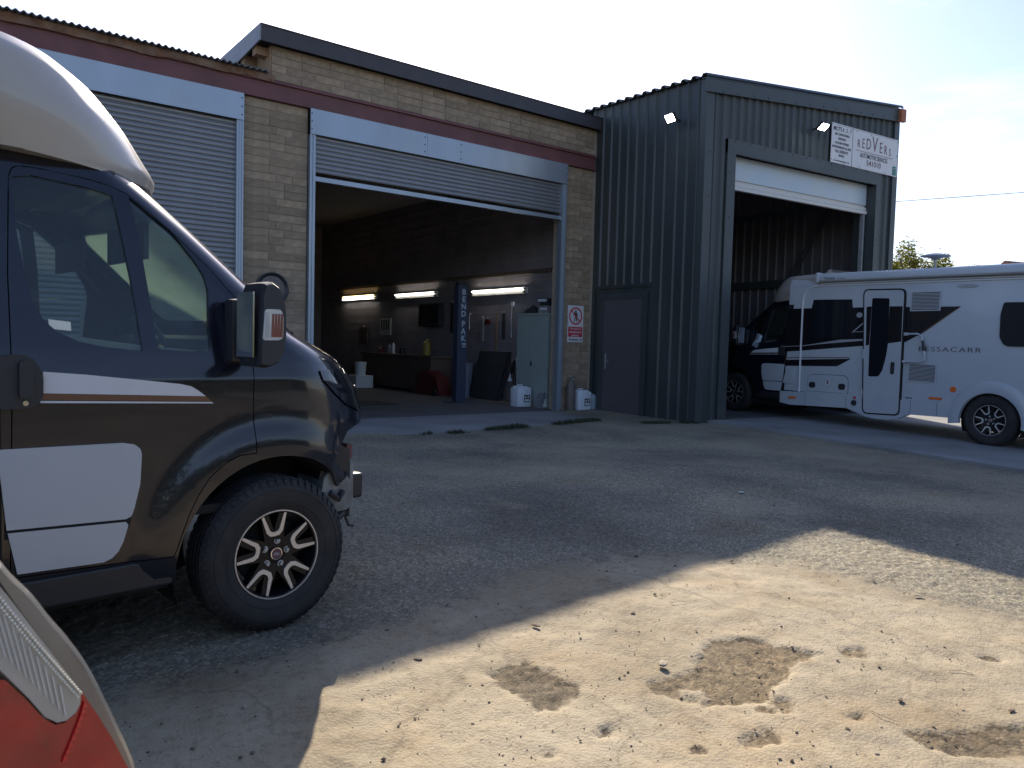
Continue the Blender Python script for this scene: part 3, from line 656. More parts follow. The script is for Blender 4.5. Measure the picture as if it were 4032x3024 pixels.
t = wthing('wall_disc', 'round dark disc fixed to the brick pillar behind the door mirror', 'disc', -6.62, -.01, 2.03)
MB().lathe([(0, -.05), (.20, -.055), (.235, -.085), (.25, -.08), (.25, -.03), (.20, -.0), (0, 0)], 36, 'y').build('disc_body', 'blackplastic', t, smooth=True)
MB().lathe([(0, -.075), (.12, -.068), (.195, -.056)], 36, 'y').build('disc_face', 'cyl', t, smooth=True)
# ---------------------------------------------------------------- safety sign on the right pillar
t = wthing('safety_sign', 'white and red no entry sign with a walking figure on the brick pillar', 'sign', -.43, -.012, 1.37)
MB().box(-.21, .21, -.006, 0, 0, .73).build('sign_plate', 'signwhite', t)
def disc_ring(r0, r1, cx_, cz_, y0, y1, n=40):
    b = MB()
    for k in range(n):
        a = 2*math.pi*k/n
        for r in (r0, r1):
            for y in (y0, y1): b.v.append((cx_+r*math.cos(a), y, cz_+r*math.sin(a)))
    for k in range(n):
        a = 4*k; c = 4*((k+1) % n)
        b.f += [(a, a+2, c+2, c), (a+1, c+1, c+3, a+3), (a, c, c+1, a+1), (a+2, a+3, c+3, c+2)]
    return b
disc_ring(.145, .175, 0, .52, -.0085, -.0065).build('prohibition_ring', 'signred', t)
fig = MB(); fig.lathe([(0, -.0078), (.022, -.0078), (.022, -.0064), (0, -.0064)], 14, 'y', (0, 0, .625))
for poly in ([(-.028, .60), (.03, .60), (.038, .55), (.03, .49), (-.02, .49)], [(-.022, .50), (.004, .50), (-.018, .44), (-.03, .40), (-.05, .40), (-.04, .44)], [(.0, .50), (.03, .50), (.04, .44), (.042, .40), (.022, .40), (.018, .44)],
             [(.028, .60), (.048, .55), (.055, .50), (.045, .50), (.034, .545)], [(-.028, .60), (-.045, .55), (-.07, .54), (-.07, .525), (-.038, .535), (-.015, .57)]):
    fig.prism(poly, -.0078, -.0064, 'y')
fig.build('walking_figure', 'ink', t)
c45 = math.cos(R(45)); b = MB(); b.prism([(-.15*c45-.009, .52+.15*c45-.009), (-.15*c45+.009, .52+.15*c45+.009), (.15*c45+.009, .52-.15*c45+.009), (.15*c45-.009, .52-.15*c45-.009)], -.0092, -.0080, 'y'); b.build('diagonal_bar', 'signred', t)
MB().box(-.19, .19, -.0085, -.0065, .105, .305).build('red_panel', 'signred', t)
for k, s_ in enumerate(('No entry to', 'unauthorised', 'persons')):
    put_text('lettering', s_, .062, 'signwhite', t, (0, -.0105, .268-.065*k), (1, 0, 0), (0, 0, 1), bold=.0006)
put_text('lettering', 'Reception', .062, 'ink', t, (-.04, -.0085, .052), (1, 0, 0), (0, 0, 1), bold=.001)
MB().box(.11, .165, -.0085, -.0065, .047, .057).prism([(.145, .08), (.155, .08), (.185, .052), (.155, .024), (.145, .024), (.168, .052)], -.0085, -.0065, 'y').build('arrow', 'ink', t)

# ---------------------------------------------------------------- metal shed
SH = thing('metal_shed', 'tall anthracite ribbed metal shed with a big open vehicle doorway', 'shed', (9.64, 9.45, 0))
SX, SY = 9.64, 9.45
def rib_prof(x0, x1, pitch, wtop, depth, off=0):
    pts = [(x0, 0)]; x = x0+off
    while x+wtop+.06 < x1:
        pts += [(x, 0), (x+.025, depth), (x+.025+wtop, depth), (x+.05+wtop, 0)]; x += pitch
    pts.append((x1, 0)); return pts
def ribbed(name, x0, x1, zf0, zf1, pitch, wtop, depth, face, off, m, parent, thick=.004):
    """vertical ribs; face = function mapping (along, outward, z) to coordinates"""
    pts = rib_prof(x0, x1, pitch, wtop, depth, off); b = MB()
    for (x, d) in pts:
        for z in (zf0(x), zf1(x)): b.v.append(face(x, d, z))
        for z in (zf0(x), zf1(x)): b.v.append(face(x, d-thick, z))
    for k in range(len(pts)-1):
        a = 4*k; c = a+4; b.f += [(a, c, c+1, a+1), (a+2, a+3, c+3, c+2), (a+1, c+1, c+3, a+3), (a, a+2, c+2, c)]
    return b.build(name, m, parent)
top_l = lambda x: 5.80+.088*x          # roof line along the front, x from the corner
FY = lambda x, d, z: (x, -d, z)        # front face, in shed coordinates
FXl = lambda y, d, z: (-d, y, z)       # left face
top_s = lambda y: 5.86+.058*y
# front cladding: left strip, above the opening (three sheets), right strip
ribbed('cladding_sheet', .14, .56, lambda x: 0, lambda x: top_l(x)-.18, .19, .06, .032, FY, .03, 'shed', SH)
for a, b_ in ((.56, 1.75), (1.75, 2.94), (2.94, 4.13), (4.13, 5.34)):
    ribbed('cladding_sheet', a, b_, lambda x: 4.90, lambda x: top_l(x)-.18, .192, .06, .032, FY, .02, 'shed', SH)
ribbed('cladding_sheet', 4.90, 5.34, lambda x: 0, lambda x: 4.90, .192, .06, .032, FY, .03, 'shed', SH)
# left side cladding sheets
for a, b_ in ((.10, .90), (.90, 1.18)):
    ribbed('cladding_sheet', a, b_, lambda x: 0, top_s, .25, .03, .03, FXl, .03, 'shed', SH)
ribbed('cladding_sheet', 1.18, 2.18, lambda x: 2.50, top_s, .25, .03, .03, FXl, .03, 'shed', SH)
ribbed('cladding_sheet', 2.18, 3.1, lambda x: 2.50, top_s, .25, .03, .03, FXl, .03, 'shed', SH)
MB().box(-.006, -.002, 1.16, 3.1, 2.44, 2.50).box(-.006, -.002, 1.16, 1.20, 0, 2.44).box(-.006, -.002, 2.86, 3.1, 0, 2.44).build('door_flashing', 'shed', SH)
# trims
MB().box(-.035, .0, -.04, .10, 0, 5.84).box(0, .15, -.04, -.0, 0, 5.84).build('corner_trim', 'shedtrim', SH)
MB().box(5.34, 5.50, -.045, -.0, 0, 6.15).build('corner_trim', 'shedtrim', SH)
MB().box(.50, .71, -.05, -.0, 0, 4.93).build('jamb_trim', 'shedtrim', SH)
MB().box(4.80, 4.93, -.05, -.0, 0, 4.70).build('jamb_trim', 'shedtrim', SH)
MB().box(.50, 4.93, -.052, -.0, 4.695, 4.93).build('lintel_trim', 'shedtrim', SH)
MB().box(.69, .71, 0, .42, 0, 4.695).build('jamb_reveal', 'shedtrim', SH)
MB().box(4.80, 4.82, 0, .42, 0, 4.695).build('jamb_reveal', 'shedtrim', SH)
b = MB(); b.prism([(-.10, 5.60), (-.10, 5.82), (5.50, 6.30), (5.50, 6.06)], -.09, -.055, 'y'); b.prism([(-.10, 5.82), (-.10, 5.835), (5.50, 6.315), (5.50, 6.30)], -.10, .02, 'y'); b.build('roof_fascia', 'shedtrim', SH)
MB().box(5.36, 5.52, -.16, -.092, 6.04, 6.29).build('gutter_end', 'orange', SH)
# roof: ribbed sheets whose edges show on the left side
b = MB(); ys = []; y = -.08
while y < 8.2: ys += [(y, 0), (y+.03, .045), (y+.10, .045), (y+.13, 0)]; y += .25
for (y, h) in ys:
    for x in (-.09, 5.55): b.v += [(x, y, 5.875+.058*min(y, 3.2)+.088*max(x, 0)+h), (x, y, 5.86+.058*min(y, 3.2)+.088*max(x, 0)+h)]
for k in range(len(ys)-1):
    a = 4*k; c = a+4; b.f += [(a, a+2, c+2, c), (a+1, c+1, c+3, a+3), (a, c, c+1, a+1), (a+2, a+3, c+3, c+2)]
b.build('roof_sheet', 'shedtrim', SH)
# inside
ribbed('inner_wall_sheet', .3, 8.0, lambda x: 0, lambda x: 5.8, .25, .03, .03, lambda y, d, z: (5.42-d, y, z), .02, 'shedin', SH)
MB().prism([(0, 0), (5.46, 0), (5.46, 6.53), (0, 6.05)], 8.0, 8.05, 'y').build('back_wall', 'shedin', SH)
MB().box(.02, .04, .1, 8, 0, 5.86).build('left_lining', 'shed', SH); MB().prism([(0, 0), (8.04, 0), (8.04, 6.53), (3.2, 6.53), (0, 6.34)], 5.44, 5.46, 'x').build('right_wall', 'shed', SH)
MB().box(5.30, 5.39, .3, 7.9, 2.80, 2.98).build('sheeting_rail', 'shedtrim', SH)
MB().box(5.32, 5.39, .3, 7.9, 4.50, 4.62).build('sheeting_rail', 'shedtrim', SH)
b = MB()
for k in (0, .12): b.tube([(5.3, 1.2+k, 4.6), (5.3, 2.3+k, 2.95)], .02, 6)
b.build('brace', 'shedtrim', SH)
# white shutter box panel and rolled shutter bottom
MB().box(.62, 4.79, .16, .19, 4.31, 4.72).build('shutter_box_panel', 'white', SH)
b = MB().box(.62, 4.79, .19, .23, 4.26, 4.31).box(.62, 4.79, .15, .20, 4.20, 4.262).box(.62, 4.79, .13, .20, 4.13, 4.19); b.build('shutter_bottom_bar', 'fitting', SH)
MB().box(4.70, 4.74, .14, .22, .06, 4.2).build('guide_rail', 'castmetal', SH)
MB().box(.71, .75, .14, .22, .06, 4.2).build('guide_rail', 'castmetal', SH)
# door in the left side
MB().box(-.03, -.004, 1.28, 1.42, 0, 2.22).box(-.03, -.004, 2.54, 2.68, 0, 2.22).box(-.03, -.004, 1.28, 2.68, 2.22, 2.34).build('door_frame', 'shedtrim', SH)
d = MB().box(-.018, -.002, 1.42, 2.54, .03, 2.22).build('door', 'sheddoor', SH)
MB().box(-.03, -.019, 2.43, 2.46, .86, 1.16).box(-.06, -.03, 2.435, 2.455, 1.0, 1.02).box(-.06, -.045, 2.32, 2.455, 1.0, 1.02).build('handle', 'castmetal', d)
# screws
b = MB()
for x in np.arange(.3, 5.3, .38): b.lathe([(0, -.010), (.012, -.008), (.012, 0)], 6, 'y', (x, -.052, 4.90)); b.lathe([(0, -.010), (.012, -.008), (.012, 0)], 6, 'y', (x, -.09, top_l(x)-.16))
for z in np.arange(.6, 4.6, .75): b.lathe([(0, -.010), (.012, -.008), (.012, 0)], 6, 'y', (.60, -.05, z)); b.lathe([(0, -.010), (.012, -.008), (.012, 0)], 6, 'y', (4.86, -.05, z)); b.lathe([(0, -.010), (.012, -.008), (.012, 0)], 6, 'y', (.10, -.04, z+.3))
o = b.build('screw_heads', 'screwm', SH); o['kind'] = 'stuff'

def flood(loc, rz, tilt, label):
    t = thing('flood_light', label, 'flood light', loc, rz, group='lit flood lights on the shed')
    h = MB(); h.cbox(-.11, .11, -.028, .02, -.085, .085, .008); ho = h.build('housing', 'blackplastic', t, rot=(R(tilt), 0, 0), loc=(0, -.22, .02))
    MB().box(-.092, .092, -.034, -.029, -.066, .066).build('led_panel', 'led', ho)
    MB().box(-.02, .02, -.2, 0, -.012, .012).build('bracket', 'blackplastic', t)
flood((9.60, 10.02, 5.27), R(-90), 38, 'lit flood light on the side wall of the dark shed')
flood((12.38, 9.41, 5.45), 0, 52, 'lit flood light on the shed front beside the white sign')

# company sign
t = thing('company_sign', 'long white company sign board screwed to the top right of the shed', 'sign board', (12.92, 9.398, 4.935))
MB().box(0, 2.16, -.012, 0, 0, .745).build('sign_board', 'signwhite', t)
MB().box(.64, .652, -.0135, -.0122, .0, .745).build('divider_line', 'ink', t)
MB().box(.12, 2.06, -.0135, -.0122, .722, .727).build('border_line', 'ink', t)
def st(txt, size, x, z, m='ink', **k): put_text('lettering', txt, size, m, t, (x, -.0145, z), (1, 0, 0), (0, 0, 1), **k)
st("MOT'S 4 . 5 . 7", .115, .32, .645, sx=.78, bold=.001)
for k, (s_, z) in enumerate((('AIR CONDITIONING', .548), ('SERVICING', .468), ('ACCIDENT REPAIRS', .385), ("MOTORHOME MOT ALL SIZE'S", .305), ("FULL RESPRAY'S", .225), ('BRAKES', .15))):
    st(s_, .062 if k != 4 else .074, .32, z, sx=.68 if k == 3 else .78, bold=.0008)
st('www.redversautoservices.co.uk', .045, .32, .05, sx=.85)
x = .80
for ch, sz, zz, wx in (('R', .22, .47, .70), ('E', .27, .49, .68), ('D', .30, .50, .75), ('V', .42, .52, .72), ('E', .30, .49, .68), ('R', .26, .47, .70), ('S', .21, .445, .75)):
    wdt = sz*.66*wx
    st(ch, sz, x+wdt/2, zz, 'inkred', sx=wx, bold=-.0008); x += wdt+.035
x = .80
MB().box(.75, 1.98, -.0135, -.0122, .335, .345).build('underline', 'inkred', t)
st('AUTOMOTIVE SERVICES', .125, 1.36, .262, sx=.68, bold=.001)
st('541010', .15, 1.36, .135, 'inkred', sx=1.08, bold=.001)
MB().box(2.0, 2.13, -.0135, -.0122, .02, .20).build('unit_patch', 'signgreen', t)
put_text('lettering', 'UNIT', .045, 'signwhite', t, (2.065, -.016, .15), (1, 0, 0), (0, 0, 1)); put_text('lettering', '1', .07, 'signwhite', t, (2.065, -.016, .08), (1, 0, 0), (0, 0, 1))
b = MB()
for x, z in ((.02, .72), (.02, .06), (.78, .70), (1.25, .70), (2.13, .70), (2.13, .42), (1.75, .03), (.9, .03), (.4, .02)): b.lathe([(0, -.018), (.011, -.016), (.011, -.012)], 8, 'y', (x, 0, z))
b.build('fixing_screws', 'screwm', t)

# ---------------------------------------------------------------- motorhome (one model, two of them)
# local axes: x forward from the front hub, y to the vehicle's left, z up from the ground; s = distance inwards from the flank
CW = 1.02; K = 1.115
def interp(tab, z):
    if z <= tab[0][0]: return tab[0][1]
    for (a, va), (b, vb) in zip(tab, tab[1:]):
        if z <= b: return va+(vb-va)*(z-a)/(b-a)
    return tab[-1][1]
U_T = [(.33, .47), (.80, .488), (.94, .496), (1.03, .488), (1.127, .457), (1.18, .443), (1.255, .40), (1.337, .336), (1.407, .215), (1.48, .08), (1.66, -.09), (1.93, -.39), (2.107, -.59), (2.2, -.70)]
UC_T = [(.33, .05), (1.2, .05), (1.255, .04), (1.337, .02), (1.407, -.03), (1.48, -.12), (1.66, -.30), (1.93, -.58), (2.107, -.80), (2.2, -.92)]
N_T = [(.33, 2.0), (1.25, 2.0), (1.34, 2.1), (1.41, 2.3), (1.48, 2.6), (1.6, 3.0), (2.2, 3.0)]
S_T = [(.33, .035), (.45, .01), (.6, 0), (1.25, 0), (1.38, .025), (2.12, .185), (2.2, .205)]
def s0(z): return interp(S_T, z)
def front(z):
    U = interp(U_T, z); uc = interp(UC_T, z); n = interp(N_T, z); k = (U+1.79)/3.47; b = 1-s0(z); m = n/(n-1)
    V = U+k-uc; a = max(V**m-(k*b)**m, .01)**(1/m); return uc, a, n
def flare(u, z):
    r = math.hypot(u, z-.375)
    if z < .3: return 0
    return .028*float(ss(.70, .56, r)) if r > .40 else .028
REAR = -1.14
def cab_pt(z, t, off=0.0):
    """t in [0,1] flank from the rear to the corner, [1,2] round the front to the centre line; returns (u, s)"""
    uc, a, n = front(z)
    if t <= 1: u = REAR+(uc-REAR)*t; s = s0(z)-flare(u, z)
    else:
        ph = (t-1)*math.pi/2; X = math.sin(ph)**(2/n); Y = max(math.cos(ph), 0)**(2/n)
        u = uc+a*X; s = 1-(1-s0(z))*Y-flare(u, z)*Y**3
    return u, s
def cab_shell(thick, off, zlo=.33, zhi=2.185, name='cab'):
    zs = sorted(set([round(v, 4) for v in list(np.arange(zlo, 1.2, .045))+list(np.arange(1.2, 1.50, .016))+list(np.arange(1.50, zhi, .04))+[zhi]]))
    ts = list(np.linspace(0, 1, 26))+list(1+np.linspace(0, 1, 34)[1:]**1.0)
    b = MB(); nt_ = len(ts)
    row = 2*nt_-1
    for z in zs:
        pr = [cab_pt(z, t) for t in ts]
        for (u, s) in pr: b.v.append((u, s-CW, z))
        for (u, s) in pr[-2::-1]: b.v.append((u, CW-s, z))
    for i in range(len(zs)-1):
        for j in range(row-1):
            a = i*row+j; b.f.append((a, a+1, a+row+1, a+row))
    me = b.mesh(name)
    o = bpy.data.objects.new('t', me); C.objects.link(o)
    md = o.modifiers.new('s', 'SOLIDIFY'); md.thickness = thick; md.offset = off; md.use_even_offset = False
    dg = bpy.context.evaluated_depsgraph_get(); out = bpy.data.meshes.new_from_object(o.evaluated_get(dg)); bpy.data.objects.remove(o)
    return out
def sim(u, z):
    """side-view points read on the flank plane, carried back onto the leaning flank"""
    u *= K; z *= K; uu, zz = u, z
    for _ in range(6): s = s0(zz); uu = u+s*(u+1.79)/3.47; zz = z+s*(z-1.45)/3.47
    return (uu, zz)
def prism_mesh(poly, a, b, axis='y'): return MB().prism(poly, a, b, axis).mesh('cut')
def roundpoly(pts, r, n=4):
    out = []; k = len(pts)
    for i in range(k):
        p = Vector(pts[i]).to_2d() if len(pts[i]) == 2 else Vector(pts[i][:2]); a = Vector(pts[i-1]).to_2d(); c = Vector(pts[(i+1) % k]).to_2d()
        ra = min(r, (a-p).length*.45, (c-p).length*.45)
        p0 = p+(a-p).normalized()*ra; p1 = p+(c-p).normalized()*ra
        for q in range(n+1):
            t_ = q/n; out.append(tuple(p0*(1-t_)**2+p*2*t_*(1-t_)+p1*t_*t_))
    return out
def inset(poly, d):
    n = len(poly); ar = sum(poly[i][0]*poly[(i+1) % n][1]-poly[(i+1) % n][0]*poly[i][1] for i in range(n)); sg = 1 if ar > 0 else -1; out = []
    for i in range(n):
        p = Vector(poly[i]).to_2d(); a = (p-Vector(poly[i-1]).to_2d()).normalized(); c = (Vector(poly[(i+1) % n]).to_2d()-p).normalized()
        na = Vector((-a.y, a.x))*sg; nc = Vector((-c.y, c.x))*sg; m = (na+nc)
        m = m.normalized() if m.length > 1e-6 else na; out.append(tuple(p+m*d/max(.4, m.dot(na))))
    return out
door_p = [sim(*p) for p in [(-1.0, .425), (-1.0, 1.5), (-.995, 1.83), (-.985, 1.86), (-.967, 1.872), (-.904, 1.874), (-.812, 1.868), (-.729, 1.860), (-.672, 1.85), (-.613, 1.832), (-.553, 1.795), (-.422, 1.69), (-.29, 1.575), (-.16, 1.44), (-.105, 1.34), (-.103, 1.2), (-.100, 1.0), (-.094, .80)]] \
    + [(-.19, .888), (-.255, .86), (-.33, .80), (-.385, .72), (-.42, .65), (-.45, .57), (-.475, .49), (-.49, .455)]
win1 = roundpoly([sim(*p) for p in [(-.985, 1.83), (-.93, 1.845), (-.757, 1.832), (-.662, 1.815), (-.634, 1.69), (-.597, 1.506), (-.553, 1.234), (-.694, 1.248), (-.781, 1.268), (-.848, 1.301), (-.891, 1.343), (-.923, 1.402), (-.948, 1.509), (-.972, 1.655)]], .012, 2)
win2 = roundpoly([sim(*p) for p in [(-.605, 1.822), (-.553, 1.785), (-.438, 1.70), (-.355, 1.60), (-.318, 1.545), (-.300, 1.486), (-.298, 1.388), (-.290, 1.240), (-.375, 1.236), (-.500, 1.243), (-.530, 1.446), (-.565, 1.65)]], .015, 2)
nosecut = [(.33, .0), (.33, .785), (.385, .83), (.50, .945), (.60, .965), (1.4, .965), (1.4, 0)]
def cyl_mesh(cx_, cz_, r, y0, y1, n=56):
    return prism_mesh([(cx_+r*math.cos(2*math.pi*k/n), cz_+r*math.sin(2*math.pi*k/n)) for k in range(n)], y0, y1, 'y')
ws = roundpoly([(-.80, 1.545), (.80, 1.545), (.70, 2.04), (-.70, 2.04)], .08)
ws_cut = prism_mesh(ws, -.50, 1.0, 'x')
def both(poly, d=.40): return [prism_mesh(poly, -1.3, -CW+d), prism_mesh(poly, CW-d, 1.3)]
wheelcut = [cyl_mesh(.02, .37, .50, -1.3, -.62), cyl_mesh(.02, .37, .50, .62, 1.3)]
def low(me): return me
shell = cab_shell(.022, -1)
body_me = boolean(shell.copy(), both(door_p)+wheelcut+[prism_mesh(nosecut, -1.3, 1.3), ws_cut], ['DIFFERENCE']*6, 'cab_body')
door_in = inset(door_p, .0045)
DR = {}
for sd_, y0, y1 in (('R', -1.3, -.62), ('L', .62, 1.3)):
    c = [prism_mesh(door_in, y0, y1), prism_mesh(win1, y0, y1), prism_mesh(win2, y0, y1), cyl_mesh(.02, .37, .503, y0, y1)]
    DR[sd_] = boolean(shell.copy(), c, ['INTERSECT', 'DIFFERENCE', 'DIFFERENCE', 'DIFFERENCE'], 'cab_door')
inner = cab_shell(.006, -1)
# glass sits 7 mm inside the outer face
for v in inner.vertices:
    v.co.y -= math.copysign(.008, v.co.y)
    if v.co.z > 1.5: v.co.x -= .004
GL = {}
for sd_, y0, y1 in (('R', -1.3, -.62), ('L', .62, 1.3)):
    for nm, poly in (('w1', win1), ('w2', win2)):
        GL[sd_+nm] = boolean(inner.copy(), [prism_mesh(inset(poly, -.012), y0, y1)], ['INTERSECT'], 'glass')
GL['ws'] = boolean(inner.copy(), [prism_mesh(roundpoly([(-.83, 1.52), (.83, 1.52), (.73, 2.065), (-.73, 2.065)], .08), -.50, 1.0, 'x')], ['INTERSECT'], 'glass')

def wheel_mesh_parts():
    P = {}
    t = MB(); Rr = .222; RT = .383; Wd = .215
    prof_ = [(Rr-.004, -.088), (Rr+.004, -.098), (Rr+.03, -.106), (.262, -.109), (.263, -.112), (.268, -.112), (.269, -.111), (.30, -.115), (.322, -.1135), (.323, -.1165), (.328, -.116), (.329, -.112), (.345, -.108), (.362, -.094), (RT-.004, -.078)]
    g = [(RT, -.074)]
    for k, y in enumerate((-.045, -.012, .022, .055)): g += [(RT, y-.006), (RT-.009, y-.004), (RT-.009, y+.004), (RT, y+.006)]
    prof_ = prof_+g+[(RT, .074), (RT-.004, .078), (.362, .094), (.345, .108), (.30, .115), (Rr, .098)]
    t.lathe(prof_, 72, 'y')
    P['tyre'] = t.mesh('tyre'); 
    tr = MB()   # shoulder blocks and sipes
    for k in range(56):
        a = 2*math.pi*k/56
        for sy in (-1, 1):
            c, s_ = math.cos(a), math.sin(a); q = []
            for (r, y, da) in ((.371, .097, -.030), (.371, .097, .030), (.387, .073, .030), (.387, .073, -.030), (.348, .112, -.026), (.348, .112, .026)):
                q.append((r*math.cos(a+da), sy*y, r*math.sin(a+da)))
            o = len(tr.v); tr.v += q; tr.f += [(o, o+1, o+2, o+3), (o+4, o+5, o+1, o)]
    P['tread'] = tr.mesh('tread')
    r = MB(); r.lathe([(Rr, -.097), (Rr-.012, -.094), (Rr-.020, -.07), (Rr-.028, .09)], 60, 'y')
    r.lathe([(0, -.066), (.060, -.068), (.085, -.060), (.092, -.03), (.0, -.02)], 30, 'y')
    for k in range(5):     # ten dark spokes behind the bright ones
        for da in (-13.5, 13.5):
            a = R(95+72*k+da); a0 = R(95+72*k+da*1.2); p0 = Vector((.05*math.cos(a0), 0, .05*math.sin(a0))); p1 = Vector((.205*math.cos(a), 0, .205*math.sin(a))); n_ = Vector((-math.sin(a), 0, math.cos(a)))
            q = [p0-n_*.034, p0+n_*.034, p1+n_*.020, p1-n_*.020]; o = len(r.v)
            r.v += [(v.x, -.070, v.z) for v in q[:2]]+[(v.x, -.086, v.z) for v in q[2:]]+[(v.x, -.03, v.z) for v in q]
            r.f += [(o, o+1, o+2, o+3), (o+1, o+5, o+6, o+2), (o+3, o+7, o+4, o), (o+7, o+6, o+5, o+4)]
    P['rim'] = r.mesh('rim')
    d = MB(); d.lathe([(.0, .02), (.17, .02), (.17, -.0), (.05, -.01), (0, -.01)], 30, 'y'); P['disc'] = d.mesh('brake_disc')
    e = MB(); e.lathe([(Rr+.002, -.094), (Rr+.000, -.1005), (Rr-.005, -.1005), (Rr-.007, -.092)], 72, 'y'); P['ring'] = e.mesh('rim_edge')
    v = MB()
    for sgn in (-1, 1):
        pass
    def P2(r_, deg): return (r_*math.cos(R(deg)), r_*math.sin(R(deg)))
    outer = [P2(.216, 90-18.6), P2(.120, 90-21), P2(.096, 90-15), P2(.090, 90), P2(.096, 90+15), P2(.120, 90+21), P2(.216, 90+18.6)]
    innr = [P2(.216, 90+15.3), P2(.126, 90+11.5), P2(.114, 90+7), P2(.111, 90), P2(.114, 90-7), P2(.126, 90-11.5), P2(.216, 90-15.3)]
    pts = outer+innr; n = len(pts)
    v.v = [(p[0], -.083-(math.hypot(*p)-.088)*.06, p[1]) for p in pts]+[(p[0], -.070, p[1]) for p in pts]
    m = len(outer)
    for i in range(m-1): v.f.append((i, i+1, n-2-i, n-1-i)[::-1])
    for i in range(n): j = (i+1) % n; v.f.append((i, j, n+j, n+i))
    P['spoke'] = v.mesh('spoke')
    bo = MB(); bo.lathe([(0, -.083), (.0085, -.083), (.0095, -.080), (.0095, -.066)], 6, 'y'); bo.lathe([(.011, -.072), (.017, -.072), (.017, -.066)], 14, 'y'); P['bolt'] = bo.mesh('bolt')
    c = MB(); c.lathe([(0, -.082), (.027, -.082), (.029, -.079), (.030, -.066)], 28, 'y'); P['cap'] = c.mesh('cap')
    cr = MB(); cr.lathe([(.026, -.0825), (.0265, -.0850), (.0305, -.0845), (.032, -.078)], 28, 'y'); P['capring'] = cr.mesh('cap_ring')
    return P
WP = wheel_mesh_parts()
for k_, m_ in (('tyre', 'tyre'), ('tread', 'tyre'), ('rim', 'rimblack'), ('disc', 'seam'), ('ring', 'rimalu'), ('spoke', 'rimalu'), ('bolt', 'castmetal'), ('cap', 'inkred'), ('capring', 'chrome')): WP[k_].materials.append(M[m_])
for k_ in ('tyre', 'rim', 'ring', 'cap', 'capring', 'disc'): sharp(WP[k_])
FIAT = text_mesh('FIAT', .019, extrude=.0004, sx=.85, bold=.0004); FIAT.materials.append(M['silverd'])
def wheel(parent, x, ysign, spin=0, z=.375, y=None):
    yy = (y if y is not None else (CW-.115+.02)*1)*ysign
    w_ = link('wheel', WP['tyre'], None, parent, loc=(x, yy, z), rot=(0, 0, math.pi if ysign > 0 else 0))
    g = lambda n, me, **k: link(n, me, None, w_, **k)
    g('tread', WP['tread'], kind='stuff'); g('rim', WP['rim']); g('brake_disc', WP['disc']); g('rim_edge', WP['ring'])
    for k in range(5):
        g('spoke', WP['spoke'], rot=(0, -R(5+72*k+spin)*1.0, 0))
        a = R(81+72*k+spin); g('bolt', WP['bolt'], loc=(.0635*math.cos(a), 0, .0635*math.sin(a)))
    g('cap', WP['cap']); g('cap_ring', WP['capring'])
    o = g('lettering', FIAT, loc=(0, -.0832, 0)); o.rotation_euler = (R(90), R(180+8), 0)
    return w_
def decal(parent, name, poly, m, side, y=CW, th=.0025, lift=0.0):
    a, b = (y+lift, y+lift+th); 
    if side < 0: a, b = -a, -b
    return MB().prism(poly, min(a, b), max(a, b), 'y').build(name, m, parent)
def H(y, z): return (y-4.80, z-.0185*y)          # coach points read off the flank of the white motorhome
BW = 1.045

def make_motorhome(detail_left, extra_nose):
    t = thing('motorhome', 'x', 'motorhome')
    body = link('cab_body', body_me, 'black', t); 
    return t
def shade(me, a=40): sharp(me, a); return me
shade(body_me); [shade(v) for v in DR.values()]; [shade(v) for v in GL.values()]

